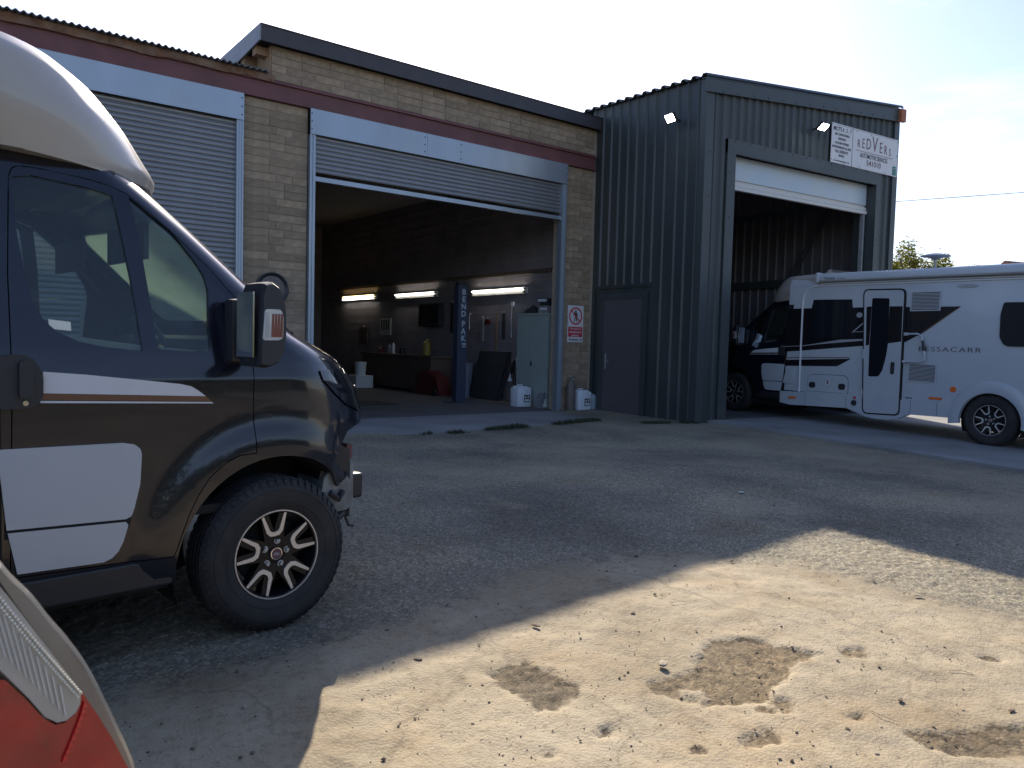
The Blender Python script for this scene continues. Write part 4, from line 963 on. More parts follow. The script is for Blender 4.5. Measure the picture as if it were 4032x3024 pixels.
mh = thing('motorhome', 'black fronted motorhome with its front bumper removed, parked at the left beside the silver car', 'motorhome', group='coachbuilt motorhomes of the same model')
link('cab_body', body_me, 'black', mh)
for sd_, sg in (('R', -1), ('L', 1)):
    d = link('door', DR[sd_], 'black', mh)
    link('window', GL[sd_+'w1'], 'vanglass', d); link('quarter_window', GL[sd_+'w2'], 'vanglass', d)
    # handle housing, lock
    hp = roundpoly([(p[0]*K, p[1]*K) for p in [(-1.06, 1.20), (-.99, 1.222), (-.93, 1.212), (-.895, 1.15), (-.897, 1.06), (-.93, 1.028), (-1.04, 1.028), (-1.075, 1.10)]], .03)
    decal(d, 'handle_housing', hp, 'blackplastic', sg, th=.022)
    decal(d, 'handle', roundpoly([(-1.085, 1.335), (-1.04, 1.335), (-1.035, 1.19), (-1.085, 1.185)], .02), 'blackplastic', sg, lift=.02, th=.022)
    MB().lathe([(0, -.03), (.010, -.03), (.011, -.02)], 14, 'y', (-1.062, 0, 1.168)).build('lock', 'chrome', d, loc=(0, -CW*1 if sg < 0 else CW, 0), rot=(0, 0, 0 if sg < 0 else math.pi)) if sg < 0 else None
    # white flash and bronze stripes
    decal(d, 'white_flash', [(p[0]*K, p[1]*K) for p in [(-.893, 1.157), (-.753, 1.145), (-.572, 1.124), (-.408, 1.104), (-.367, 1.094), (-.34, 1.077), (-.308, 1.052), (-.896, 1.080)]], 'decalwhite', sg)
    decal(d, 'bronze_stripe', [(p[0]*K, p[1]*K) for p in [(-.897, 1.079), (-.306, 1.051), (-.285, 1.030), (-.900, 1.056)]], 'bronze', sg)
    decal(d, 'thin_white_stripe', [(p[0]*K, p[1]*K) for p in [(-.901, 1.053), (-.283, 1.0275), (-.276, 1.0215), (-.903, 1.045)]], 'decalwhite', sg)
    # white lower box in two pieces with a dark joint
    fr = lambda z: -.625-.155*((.98-z)/.50)**1.4 if z < .98 else -.625
    up = [(-1.135-.02, .99), (-.70, .985), (-.655, .975), (-.632, .955), (-.625, .93), (-.632, .80), (-.655, .70), (-.668, .664), (-.69, .655), (-1.125, .672)]
    lo_ = [(-1.122, .660), (-.69, .643), (-.680, .628), (-.70, .56), (-.72, .52), (-.745, .495), (-.78, .483), (-1.09, .492)]
    decal(d, 'white_lower_panel', up, 'gel', sg, th=.012); decal(d, 'white_lower_panel', lo_, 'gel', sg, th=.012)
    decal(d, 'panel_joint', [(-1.13, .700), (-.66, .680), (-.675, .615), (-1.13, .635)], 'seam', sg, th=.006)
    # mirror
    mr_ = MB(); e = sg*-1
    Y0, Y1 = CW+.07, CW+.29
    outl = [(-.215, 1.645), (-.20, 1.69), (-.165, 1.70), (-.13, 1.68), (-.108, 1.64), (-.095, 1.59), (-.089, 1.48), (-.098, 1.385), (-.13, 1.33), (-.18, 1.312), (-.225, 1.318), (-.222, 1.45)]
    bm = MB(); bm.prism(outl, 0, 1, 'y')
    n_ = len(outl); b = MB(); rings = []
    for (yf, sc) in ((0, .80), (.04, .93), (.12, 1), (.75, 1), (.92, .96), (1.0, .86)):
        cxx, czz = -.16, 1.505
        rings.append([(cxx+(p[0]-cxx)*sc, sg*(Y0+(Y1-Y0)*yf), czz+(p[1]-czz)*(.5+.5*sc)) for p in outl])
    for rg in rings: b.v += rg
    for i in range(len(rings)-1):
        for j in range(n_):
            q = (i*n_+j, i*n_+(j+1) % n_, (i+1)*n_+(j+1) % n_, (i+1)*n_+j); b.f.append(q if sg > 0 else q[::-1])
    b.f.append(tuple(range(n_)) if sg < 0 else tuple(range(n_))[::-1]); o_ = (len(rings)-1)*n_; b.f.append(tuple(range(o_, o_+n_))[::-1] if sg < 0 else tuple(range(o_, o_+n_)))
    mo = b.build('mirror', 'blackplastic', mh, smooth=True)
    MB().prism(roundpoly([(-.205, 1.575), (-.13, 1.575), (-.118, 1.55), (-.118, 1.45), (-.135, 1.438), (-.215, 1.436)], .014), sg*(Y1-.004), sg*(Y1+.007), 'y').build('indicator_lens', 'clearlens', mo)
    b = MB()
    for k in range(4): b.prism([(-.172+.014*k, 1.555), (-.164+.014*k, 1.555), (-.164+.014*k, 1.452), (-.176+.014*k, 1.452)], sg*(Y1+.0075), sg*(Y1+.0105), 'y')
    b.build('indicator_bulb_stripes', 'amberdark', mo)
    b = MB()
    for k in range(11): b.prism([(-.202, 1.56-.0105*k), (-.186, 1.56-.0105*k), (-.188, 1.553-.0105*k), (-.204, 1.553-.0105*k)], sg*(Y1+.0075), sg*(Y1+.009), 'y')
    b.build('indicator_ribs', 'castmetal', mo)
    MB().box(-.245, -.238, min(sg*(Y0+.03), sg*(Y1-.03)), max(sg*(Y0+.03), sg*(Y1-.03)), 1.36, 1.65).build('mirror_glass', 'chrome', mo)
    b = MB(); b.cbox(-.235, -.085, min(sg*.955, sg*(CW+.03)), max(sg*.955, sg*(CW+.03)), 1.33, 1.625, .02)
    b.cbox(-.20, -.11, min(sg*CW, sg*(CW+.17)), max(sg*CW, sg*(CW+.17)), 1.56, 1.62, .012); b.cbox(-.20, -.11, min(sg*CW, sg*(CW+.17)), max(sg*CW, sg*(CW+.17)), 1.35, 1.42, .012)
    b.build('mirror_arm', 'blackplastic', mo, smooth=True)
    # arch liner
    b = MB(); n = 30
    for k in range(n+1):
        a = R(48)+R(150)*k/n
        for (y, r) in ((CW-.035, .497), (.60, .495), (.60, .30)): b.v.append((.02+r*math.cos(a), sg*y, .37+r*math.sin(a)))
    for k in range(n):
        a = 3*k; b.f += [(a, a+3, a+4, a+1), (a+1, a+4, a+5, a+2)]
    b.build('arch_liner', 'seam', mh)
    wheel(mh, .02, sg)
    # headlight: dark lens following the nose
    b = MB(); zs_ = np.linspace(1.035, 1.285, 14); nn = 16
    ed = [(1.028, .484), (1.069, .437), (1.095, .392), (1.15, .336), (1.233, .254), (1.285, .235), (1.3, .24)]
    for z in zs_:
        e_ = interp(ed, z)
        lo_t, hi_t = 1.0, 1.9
        def gfun(tt):
            u, s = cab_pt(z, tt); return u-s*(e_+1.79)/3.47-e_
        if gfun(1.0) < 0:
            for _ in range(30):
                md_ = (lo_t+hi_t)/2
                if gfun(md_) < 0: lo_t = md_
                else: hi_t = md_
            # first crossing
            tt = 1.0
            while tt < 1.9 and gfun(tt) < 0: tt += .004
            t0 = tt if tt < 1.9 else 1.36
        else: t0 = 1.0
        s_end = .46+.25*(1.28-z)
        t1 = t0
        while cab_pt(z, t1)[1] < s_end and t1 < 1.95: t1 += .01
        for k in range(nn):
            u, s = cab_pt(z, t0+(t1-t0)*k/(nn-1)); b.v.append((u+.006, sg*(CW-s+.006*(1-k/nn)), z+.002))
    for i in range(len(zs_)-1):
        for k in range(nn-1):
            a = i*nn+k; q = (a, a+1, a+nn+1, a+nn); b.f.append(q if sg < 0 else q[::-1])
    b.build('headlight', 'darkglass', mh, smooth=True)
# bonnet shut line, grille edge
link('windscreen', GL['ws'], 'screen', mh)
def on_nose(z, y, off=.0):
    s_t = CW-abs(y); t_ = 1.0
    while t_ < 2 and cab_pt(z, t_)[1] < s_t: t_ += .005
    return (cab_pt(z, min(t_, 2))[0]+off, y, z)
MB().tube([on_nose(1.475, y, .0) for y in np.linspace(-.85, .85, 15)], .010, 6).build('cowl_strip', 'blackplastic', mh)
for sg in (-1, 1): MB().tube([on_nose(1.49, sg*.5, .012), on_nose(1.55, sg*.15, .012), on_nose(1.60, -sg*.2, .012)], .008, 6).build('wiper', 'blackplastic', mh)
b = MB()
for k in range(7): b.cbox(.70, .845, -.42, .42, .985+.028*k, 1.0+.028*k, .003)
b.cbox(.60, .74, -.60, -.44, .97, 1.12, .01); b.cbox(.60, .74, .44, .60, .97, 1.12, .01)
b.build('grille', 'blackplastic', mh)
MB().cbox(.845, .86, -.3, .3, 1.165, 1.19, .004).build('grille_strip', 'chrome', mh)
for sg in (-1, 1):
    b = MB(); b.cbox(.46, .50, sg*.80-.03, sg*.80+.03, .925, .935, .003).cbox(.49, .54, sg*.79-.03, sg*.79+.03, .955, .965, .003).cbox(.50, .515, sg*.78-.05, sg*.78+.05, .90, .99, .003)
    b.build('wing_clip', 'chrome', mh)
# what shows with the bumper off
for sg in (-1, 1):
    y = lambda a, b_: (min(sg*a, sg*b_), max(sg*a, sg*b_))
    y0, y1 = y(.60, .88)
    b = MB(); b.prism([(.335, .50), (.335, .57), (.36, .70), (.40, .74), (.50, .70), (.535, .66), (.535, .53), (.50, .51)], y0, y1, 'y'); b.build('bumper_bracket', 'bracketgrey', mh)
    b = MB(); b.prism([(.34, .70), (.37, .80), (.46, .88), (.53, .84), (.535, .66), (.46, .64), (.40, .66)], y0+.02, y1-.03, 'y'); b.build('headlamp_carrier', 'blackplastic', mh)
    b = MB()
    for k in range(4): b.tube([(.37+.022*k, sg*.885, .80-.01*k), (.40+.02*k, sg*.91, .72-.01*k), (.43+.02*k, sg*.90, .66+.02*k)], .014, 7)
    b.build('hose', 'darkpanel', mh, smooth=True)
    b = MB(); b.tube([(.39, sg*.89, .62), (.44, sg*.90, .58), (.47, sg*.89, .62)], .018, 6); b.build('plug', 'blackplastic', mh)
    b = MB(); b.lathe([(0, 0), (.035, 0), (.035, .04), (0, .04)], 12, 'x', (.37, sg*.85, .475)); b.build('yellow_cap', 'yellow', mh, smooth=True)
    b = MB(); b.tube([(.405, sg*.85, .475), (.46, sg*.85, .47), (.50, sg*.84, .49)], [.032, .03, .024], 10); b.build('tow_sleeve', 'blackplastic', mh)
    MB().tube([(.52, sg*.83, .50), (.53, sg*.83, .45), (.55, sg*.83, .405), (.58, sg*.83, .402)], .008, 6).build('hanging_wire', 'wire', mh)
MB().cbox(.534, .556, -.86, .86, .46, .77, .004).build('crash_panel', 'bracketgrey', mh)
MB().cbox(.55, .585, -.80, .80, .78, .86, .004).build('upper_crossbar', 'redsteel', mh)
MB().cbox(.557, .635, -.84, -.62, .555, .70, .02).build('horn_box', 'blackplastic', mh)
MB().cbox(.557, .70, -.58, .58, .50, .70, .02).build('crash_foam', 'blackplastic', mh)
MB().box(.20, .53, -.55, .55, .35, .95).build('radiator', 'seam', mh)
# sills, floor, back wall, interior
MB().cbox(REAR, -.49, -CW+.0, -CW+.06, .33, .452, .01).build('sill', 'blackplastic', mh); MB().cbox(REAR, -.49, CW-.06, CW, .33, .452, .01).build('sill', 'blackplastic', mh)
MB().cbox(REAR, -.49, -CW+.05, CW-.05, .30, .36, .01).build('underfloor', 'seam', mh)
MB().box(REAR, .2, -.98, .98, .62, .66).build('cab_floor', 'seam', mh)
MB().box(REAR-.02, REAR, -1.0, 1.0, .45, 1.0).build('rear_bulkhead', 'interior', mh)
b = MB(); b.prism([(-.12, 1.18), (-.18, 1.32), (-.15, 1.43), (-.04, 1.45), (.02, 1.42), (.02, 1.1), (0, 1.05)], -.88, .88, 'y'); b.prism([(.02, 1.42), (.22, 1.40), (.22, 1.1), (.02, 1.1)], -.6, .6, 'y'); b.build('dashboard', 'interior', mh)
MB().tube([(-.36+.02*math.sin(a)*0-.075*math.sin(a), -.43+.19*math.cos(a), 1.37+.17*math.sin(a)) for a in np.linspace(0, 2*math.pi, 25)[:-1]], .014, 8, closed=True).tube([(-.35, -.43, 1.37), (-.05, -.43, 1.28)], .03, 8).tube([(-.36, -.60, 1.37), (-.36, -.26, 1.37)], .012, 6).build('steering_wheel', 'blackplastic', mh)
for y in (-.43, .43):
    st_ = MB().cbox(-.98, -.48, y-.24, y+.24, .92, 1.08, .05).build('seat', 'seat', mh, smooth=True)
    b = MB(); b.prism([(-.98, 1.0), (-1.12, 1.68), (-1.02, 1.72), (-.86, 1.05)], y-.22, y+.22, 'y'); b.build('seat_back', 'seat', mh)
    b = MB(); b.cbox(-1.13, -1.05, y-.13, y+.13, 1.74, 1.93, .03); b.build('headrest', 'seat', mh, smooth=True)
MB().box(-.52, -.50, -.75, -.22, 1.80, 1.97).box(-.52, -.50, .22, .75, 1.80, 1.97).build('sun_visor', 'interior', mh)
MB().box(-1.0, -.998, -.9, -.70, 1.40, 1.41).build('inner_trim', 'cream', mh)
for sg in (-1, 1):
    b = MB(); b.prism([(-1.05, 1.0), (-1.0, 1.45), (-.6, 1.40), (-.1, 1.36), (-.1, 1.0)], min(sg*.93, sg*.965), max(sg*.93, sg*.965), 'y'); b.build('door_card', 'cream', mh)
MB().prism([(-.965, 1.50), (-.885, 1.492), (-.882, 1.455), (-.962, 1.462)], -CW+.046, -CW+.048, 'y').build('window_sticker', 'paper', mh)
MB().prism([(-.93, 1.49), (-.90, 1.54), (-.865, 1.55), (-.865, 1.475), (-.885, 1.44)], -.1, -.098, 'y').build('inner_mirror', 'paper', mh)

# white nose cap over the cab
CAPU = [(2.10, -.585), (2.125, -.567), (2.146, -.578), (2.18, -.604), (2.229, -.640), (2.30, -.692), (2.355, -.746), (2.408, -.798), (2.435, -.838), (2.462, -.873), (2.498, -.922), (2.541, -.993), (2.575, -1.075), (2.60, -1.15), (2.63, -1.40), (2.645, -1.75)]
b = MB(); zs_ = [2.150, 2.162, 2.18, 2.205, 2.23, 2.27, 2.31, 2.35, 2.39, 2.42, 2.45, 2.48, 2.51, 2.54, 2.565, 2.585, 2.60, 2.62, 2.64, 2.66, 2.68, 2.695, 2.705]
row = None
for z in zs_:
    z0 = z; stn = .33+.12*float(ss(2.1, 2.6, z)); zq = 1.45+(z-1.45)/(1+stn/3.47) if z < 2.64 else z
    U = interp(CAPU, min(zq, 2.645)); sc = .165-.075*float(ss(2.15, 2.38, z))+max(0, z-2.56)*.75; n = 2.5; m_ = n/(n-1)
    k = (U+1.79)/3.47 if U > -1.6 else .05; k = max(k, .05); uc = U-.62; bb = 1-sc; V = U+k-uc; a = max(V**m_-(k*bb)**m_, .02)**(1/m_)
    ln = []
    zb = 2.19+.0*z
    for q in range(9):
        tt = q/8; u = -1.95+(uc+1.95)*tt if uc > -1.95 else -1.95
        s = sc*1.0*(1 if u > -1.25 else 1)*float(ss(-1.95, -.95, u))+(.0 if z < 2.56 else (z-2.56)*.75)*(1-float(ss(-1.95, -.95, u)))
        ln.append((u, s))
    uu0, ss0 = ln[-1]
    for q in range(1, 25):
        ph = q/24*math.pi/2; X = math.sin(ph)**(2/n); Y = max(math.cos(ph), 0)**(2/n); ln.append((max(uc, -1.95)+(a if uc > -1.95 else max(a+uc+1.95, .02))*X, 1-(1-ss0)*Y))
    # sink the lower rear edge a little where the flank rises
    rr = [(u, s*1.0-BW if True else 0, z) for (u, s) in ln]
    rr = [(u, -(BW-s*BW), z+(.034*min(1, max(0, (-.62-u)/.5)) if z < 2.17 else 0)*(1 if z < 2.155 else .6)) for (u, s) in ln]
    rr2 = [(u, -y_, z) for (u, y_, z) in rr[-2::-1]]
    row = len(rr)+len(rr2); b.v += rr+rr2
for i in range(len(zs_)-1):
    for j in range(row-1):
        a = i*row+j; b.f.append((a, a+1, a+row+1, a+row))
a = (len(zs_)-1)*row; b.f.append(tuple(range(a, a+row))); b.f.append(tuple(range(0, row))[::-1])
b.build('nose_cap', 'capgel', mh, smooth=True)
b = MB(); b.prism([(-1.95, 2.12), (-1.95, 2.20), (-1.0, 2.20), (-.66, 2.165), (-.66, 2.155), (-1.15, 2.16)], -.80, .80, 'y'); b.build('cap_underside', 'interior', mh)
# the white cheek between cap and flank
# coach body
def coach():
    sec = [(-BW, .52), (-BW, 2.42), (-BW+.03, 2.52), (-BW+.10, 2.575), (-.5, 2.60), (0, 2.61), (.5, 2.60), (BW-.10, 2.575), (BW-.03, 2.52), (BW, 2.42), (BW, .52)]
    b = MB(); st = [(-1.19, 1.0, 0), (-1.9, 1.0, 0), (-6.7, 1.0, 0), (-6.85, .985, -.01), (-6.92, .95, -.04)]
    for (u, k, dz) in st:
        for (y, z) in sec: b.v.append((u+(.09*(1.0-z)/.5*0 if False else 0), y*k, z+(dz if z > 1 else 0)))
    n = len(sec)
    for i in range(len(st)-1):
        for j in range(n-1): a = i*n+j; b.f.append((a, a+n, a+n+1, a+1))
        b.f.append((i*n, i*n+n-1, (i+1)*n+n-1, (i+1)*n))
    b.f.append(tuple(range((len(st)-1)*n, len(st)*n))); b.f.append(tuple(range(n))[::-1])
    return b.mesh('coach_body')
cutters = [prism_mesh([(-1.0, .3), (-1.11, .3), (-1.21, 1.2), (-1.30, 2.09), (-1.0, 2.09)], -1.3, 1.3), cyl_mesh(-4.82, .34, .425, -1.3, -.6), cyl_mesh(-4.82, .34, .425, .6, 1.3)]
cm = boolean(coach(), cutters, ['DIFFERENCE']*3, 'coach_body'); sharp(cm, 45)
link('coach_body', cm, 'gel', mh)
MB().box(-1.25, -1.22, -.99, .99, 1.0, 2.0).build('inner_partition', 'seam', mh)
MB().box(-6.5, -1.4, -.9, .9, .34, .52).build('chassis', 'seam', mh)
# cheek of the cap: white panel between cap and coach, with its step down the B post
for sg in (-1, 1):
    y0, y1 = sorted((sg*(BW-.06), sg*(BW+.008)))
    b = MB(); b.prism([(-1.30, 2.50), (-1.26, 2.42), (-1.37, 2.35), (-1.40, 2.10), (-1.40, 2.03), (-1.31, 2.03), (-1.30, 2.125), (-1.12, 2.135), (-1.12, 2.50)], y0, y1-.01 if sg > 0 else y1, 'y')
    # skirts
    sk = [H(*p) for p in [(3.68, .56), (3.67, .35), (3.45, .32), (3.0, .335), (2.29, .355), (2.03, .275), (1.92, .24), (1.79, .225), (1.55, .225), (1.38, .255), (1.19, .345), (.43, .355), (.44, .58), (1.17, .565), (2.04, .60), (2.31, .60)]]
    y0, y1 = sorted((sg*(BW-.05), sg*(BW+.03)))
    b = MB(); b.prism(sk, y0, y1, 'y'); o = b.build('skirt', 'gel', mh)
    b = MB()
    for yy in (3.13, 2.31): x, z = H(yy, .45); b.box(x-.002, x+.002, sg*(BW+.031)-.001, sg*(BW+.031)+.001, z-.11, z+.12)
    for yy in (1.17, .75): x, z = H(yy, .45); b.box(x-.002, x+.002, sg*(BW+.031)-.001, sg*(BW+.031)+.001, z-.09, z+.12)
    b.build('skirt_joint', 'seam', o)
    # rear arch flare
    b = MB(); n = 28
    for k in range(n+1):
        a = R(-8)+R(196)*k/n
        for (r, yy) in ((.425, BW-.02), (.425, BW+.045), (.47, BW+.055), (.58, BW+.03), (.60, BW-.0)):
            b.v.append((-4.82+r*math.cos(a)*1.02, sg*yy, .34+r*math.sin(a)))
    for k in range(n):
        for j in range(4): a = 5*k+j; q = (a, a+1, a+6, a+5); b.f.append(q if sg < 0 else q[::-1])
    b.build('wheel_arch', 'gel', mh, smooth=True)
    b = MB(); b.prism([(-6.9, .60), (-6.9, .35), (-6.0, .34), (-5.27, .36), (-5.25, .60)], y0, y1, 'y'); b.build('rear_skirt', 'gel', mh)
    wheel(mh, -4.80, sg, spin=20, z=.365, y=BW-.115)
    b = MB()
    for k in range(n+1):
        a = R(-25)+R(230)*k/n
        for (r, yy) in ((.424, BW-.02), (.42, .60), (.2, .60)): b.v.append((-4.82+r*math.cos(a), sg*yy, .34+r*math.sin(a)))
    for k in range(n): a = 3*k; b.f += [(a, a+3, a+4, a+1), (a+1, a+4, a+5, a+2)]
    b.build('rear_arch_liner', 'seam', mh)
# black gap panel between cab door and coach
MB().prism([(-1.145, .47), (-1.145, 2.08), (-1.30, 2.08), (-1.23, 1.2), (-1.14, .47)], -BW+.015, BW-.015, 'y').build('gap_seal', 'seam', mh)
# left flank graphics, openings and fittings
def D_(name, pts, m, lift=0, th=.003, parent=None, conv=True, rnd=0):
    p = [H(*q) for q in pts] if conv else pts
    if rnd: p = roundpoly(p, rnd)
    return decal(parent or mh, name, p, m, 1, y=BW, th=th, lift=lift)
D_('black_band', [(3.62, 2.08), (3.12, 2.08), (3.09, 2.23), (2.33, 2.21), (2.31, 2.07), (.53, 2.04), (1.07, 1.66), (1.10, 1.62), (1.17, 1.59), (1.33, 1.50), (1.99, 1.43), (3.26, 1.32), (3.64, 1.29)], 'blackdecal')
D_('gold_edge', [(.53, 2.04), (1.07, 1.66), (1.09, 1.64), (1.07, 1.635), (.515, 2.035)], 'bronze', lift=.0005)
D_('lower_black_stripe', [(3.62, 1.14), (2.28, 1.20), (2.52, 1.07), (2.55, 1.06), (3.62, 1.03)], 'blackdecal')
D_('lower_thin_stripe', [(3.62, 1.185), (2.30, 1.225), (2.33, 1.21), (3.62, 1.17)], 'bronze', lift=.0004)
D_('silver_stripe', [(3.75, 1.375), (3.26, 1.40), (2.60, 1.475), (2.52, 1.52), (2.49, 1.515), (2.55, 1.48), (1.42, 1.565), (1.42, 1.575), (2.5, 1.495), (2.60, 1.485), (3.26, 1.41), (3.75, 1.385)], 'silverd', lift=.0035, th=.001)
D_('silver_chevron', [(2.30, 1.65), (1.94, 1.945), (1.90, 1.95), (1.93, 1.92), (2.26, 1.66), (1.66, 1.69), (1.43, 1.73), (1.43, 1.72), (1.66, 1.675)], 'silverd', lift=.0035, th=.001)
D_('small_white_box', [(3.57, 1.0), (3.45, .99), (3.42, .97), (3.42, .80), (3.46, .72), (3.64, .715)], 'gel', th=.02, rnd=.02)
D_('front_window', [(3.08, 2.20), (2.36, 2.18), (2.36, 1.56), (3.08, 1.52)], 'darkglass', lift=.003, th=.018, rnd=.05)
D_('round_vent', [(2.17+.055*math.cos(a), 1.94+.045*math.sin(a)) for a in np.linspace(0, 2*math.pi, 17)[:-1]], 'castmetal', lift=.003, th=.012)
dr = D_('entrance_door', [(2.09, 2.345), (1.40, 2.325), (1.36, .33), (1.97, .31)], 'gel', lift=.0, th=.038, rnd=.08)
D_('door_seal', [(2.115, 2.37), (1.378, 2.35), (1.335, .305), (1.995, .285)], 'seam', lift=-.002, th=.0345, rnd=.10)
D_('door_glass', [(1.935, 2.215), (1.635, 2.20), (1.61, 1.46), (1.63, 1.25), (1.68, 1.02), (1.74, .925), (1.915, .915), (1.93, 1.40)], 'darkglass', lift=.0385, th=.005, parent=dr, rnd=.03)
D_('door_band', [(2.03, 2.075), (1.94, 2.075), (1.94, 1.44), (2.00, 1.43)], 'blackdecal', lift=.0384, th=.002, parent=dr)
D_('door_band', [(1.625, 2.07), (1.405, 2.065), (1.39, 1.50), (1.615, 1.47)], 'blackdecal', lift=.0384, th=.002, parent=dr)
D_('door_handle', [(1.535, 1.17), (1.475, 1.17), (1.475, .97), (1.535, .97)], 'blackplastic', lift=.0385, th=.012, parent=dr, rnd=.028)
D_('handle_lever', [(1.515, 1.12), (1.50, 1.12), (1.50, 1.03), (1.515, 1.03)], 'chrome', lift=.0512, th=.008, parent=dr)
for z in (1.98, 1.27, .60): D_('hinge', [(2.045+.02*(z-1.27), z+.10), (2.015+.02*(z-1.27), z+.10), (2.015+.02*(z-1.27), z-.06), (2.045+.02*(z-1.27), z-.06)], 'gel', lift=.0385, th=.008, parent=dr)
for (a0, a1, z0, z1) in ((.83, 1.285, 1.995, 2.275), (.815, 1.25, .885, 1.145)):
    v = D_('fridge_vent', [(a0-.012, z1+.01), (a1+.012, z1+.01), (a1+.012, z0-.012), (a0-.012, z0-.012)], 'gel', th=.010, rnd=.012, lift=.0035)
    nn = 13; b = MB()
    for k in range(nn):
        z = z0+(z1-z0)*(k+.4)/nn; x0, zz = H(a0+.01, z); x1, _ = H(a1-.01, z)
        b.box(x0, x1, BW+.0142, BW+.0155, zz-.005, zz+.0045)
    b.build('vent_slots', 'seam', v)
lk = D_('gas_locker', [(3.11, .60), (3.11, .84), (3.06, .895), (2.38, .905), (2.31, .85), (2.30, .60)], 'gel', th=.006, rnd=.04)
D_('locker_joint', [(3.116, .595), (3.116, .845), (3.062, .902), (2.378, .912), (2.303, .853), (2.293, .595)], 'seam', th=.0028, rnd=.04)
for a in (3.01, 2.42): D_('latch', [(a+.065, .765), (a-.065, .765), (a-.065, .66), (a+.065, .66)], 'blackplastic', lift=.0065, th=.006, parent=lk, rnd=.045)
D_('warning_diamond', [(2.70, .86), (2.63, .775), (2.70, .69), (2.77, .775)], 'castmetal', lift=.0065, th=.001, parent=lk); D_('warning_diamond_face', [(2.70, .845), (2.643, .775), (2.70, .705), (2.757, .775)], 'decalwhite', lift=.0078, th=.001, parent=lk)
D_('flame_mark', [(2.715, .80), (2.70, .825), (2.685, .80), (2.68, .745), (2.72, .745)], 'inkred', lift=.009, th=.001, parent=lk)
for (c, z, hw, hh) in ((3.40, .455, .085, .018), (.795, .63, .10, .018)): D_('side_marker_light', [(c-hw, z-hh), (c+hw, z-hh), (c+hw, z+hh), (c-hw, z+hh)], 'amber', lift=.031 if z < .6 else .001, th=.012, rnd=.015)
D_('round_reflector', [(.54+.045*math.cos(a), .785+.045*math.sin(a)) for a in np.linspace(0, 2*math.pi, 17)[:-1]], 'amber', th=.01)
D_('filler_cap', [(2.155+.05*math.cos(a), .455+.05*math.sin(a)) for a in np.linspace(0, 2*math.pi, 17)[:-1]], 'blackplastic', lift=.03, th=.012)
D_('filler_label', [(2.175, .565), (2.125, .565), (2.125, .52), (2.175, .52)], 'signred', lift=.031, th=.001)
D_('small_hatch', [(1.26, .84), (1.14, .84), (1.14, .71), (1.26, .71)], 'gel', th=.008, rnd=.02); D_('small_latch', [(1.28, .615), (1.17, .615), (1.17, .60), (1.28, .60)], 'ink', th=.006)
D_('awning_light', [(.60, 2.35), (.55, 2.37), (.35, 2.365), (.28, 2.34), (.35, 2.315), (.55, 2.32)], 'castmetal', th=.012)
D_('side_window', [(-.09, 2.08), (-.055, 1.9), (-.065, 1.58), (-.12, 1.48), (-.18, 1.45), (-1.15, 1.44), (-1.2, 1.5), (-1.2, 2.06)], 'darkglass', lift=.0, th=.02, rnd=.03)
# grab handle
g = [H(*p) for p in [(1.32, 1.62), (1.12, 1.625), (1.055, 1.59), (1.03, 1.50), (.985, 1.28), (.99, 1.21), (1.05, 1.185), (1.32, 1.185)]]
gh = MB().tube([(p[0], BW+.055, p[1]) for p in g], .015, 8).cbox(g[0][0]-.03, g[0][0]+.02, BW, BW+.07, g[0][1]-.025, g[0][1]+.025, .006).cbox(g[-1][0]-.03, g[-1][0]+.02, BW, BW+.07, g[-1][1]-.02, g[-1][1]+.02, .006).build('grab_handle', 'gel', mh, smooth=True)
MB().tube([(H(1.035, 1.52)[0], BW+.055, H(1.035, 1.52)[1]), (H(1.0, 1.36)[0], BW+.055, H(1.0, 1.36)[1])], .02, 8).build('grip', 'blackplastic', gh)
# corner tube and rails, awning
tb = [H(*p) for p in [(3.28, .56), (3.31, 2.22), (3.29, 2.33), (3.22, 2.42), (3.11, 2.46), (2.9, 2.475)]]
MB().tube([(p[0], BW+.008, p[1]) for p in tb], .017, 8).build('corner_moulding', 'decalwhite', mh, smooth=True)
MB().cbox(-6.9, -1.86, BW-.005, BW+.018, 2.405, 2.425, .004).cbox(-6.9, -1.86, BW-.005, BW+.024, 2.44, 2.455, .004).build('awning_rail', 'decalwhite', mh)
aw = MB(); aw.prism([(BW-.03, 2.475), (BW+.075, 2.478), (BW+.10, 2.50), (BW+.10, 2.555), (BW+.08, 2.60), (BW+.03, 2.628), (BW-.04, 2.632)], -6.9, -1.85, 'x'); awo = aw.build('awning_case', 'gel', mh, smooth=True)
MB().cbox(-1.85, -1.79, BW-.04, BW+.105, 2.47, 2.64, .012).build('awning_end_cap', 'gel', awo)
put_text('lettering', 'THULE', .055, 'ink', awo, (-2.07, BW+.103, 2.525), (-1, 0, 0), (0, 0, 1), sx=1.35, bold=.0008)
put_text('lettering', 'Omnistor', .03, 'ink', awo, (-2.30, BW+.103, 2.523), (-1, 0, 0), (0, 0, 1), sx=1.3)
x, z = H(.65, 1.385)
put_text('lettering', 'BESSACARR', .105, 'ink', mh, (x, BW+.003, z), (-1, 0, .0125), (0.0125, 0, 1), sx=1.55, space=1.16, bold=-.0008)
# satellite dome
x, z = H(1.12, 2.60)
sat = MB().tube([(x, .75, 2.58), (x, .75, 2.80)], .02, 8).build('aerial_mast', 'castmetal', mh)
MB().lathe([(0, .05), (.09, .045), (.215, .012), (.22, .0), (.10, -.02), (.04, -.05), (0, -.05)], 24, 'z', (x, .75, 2.835)).build('aerial_dome', 'castmetal', sat, smooth=True)
MB().cbox(-3.2, -2.5, -.3, .4, 2.60, 2.66, .03).cbox(-4.9, -4.4, -.2, .3, 2.60, 2.67, .03).build('roof_light', 'decalwhite', mh, smooth=True)
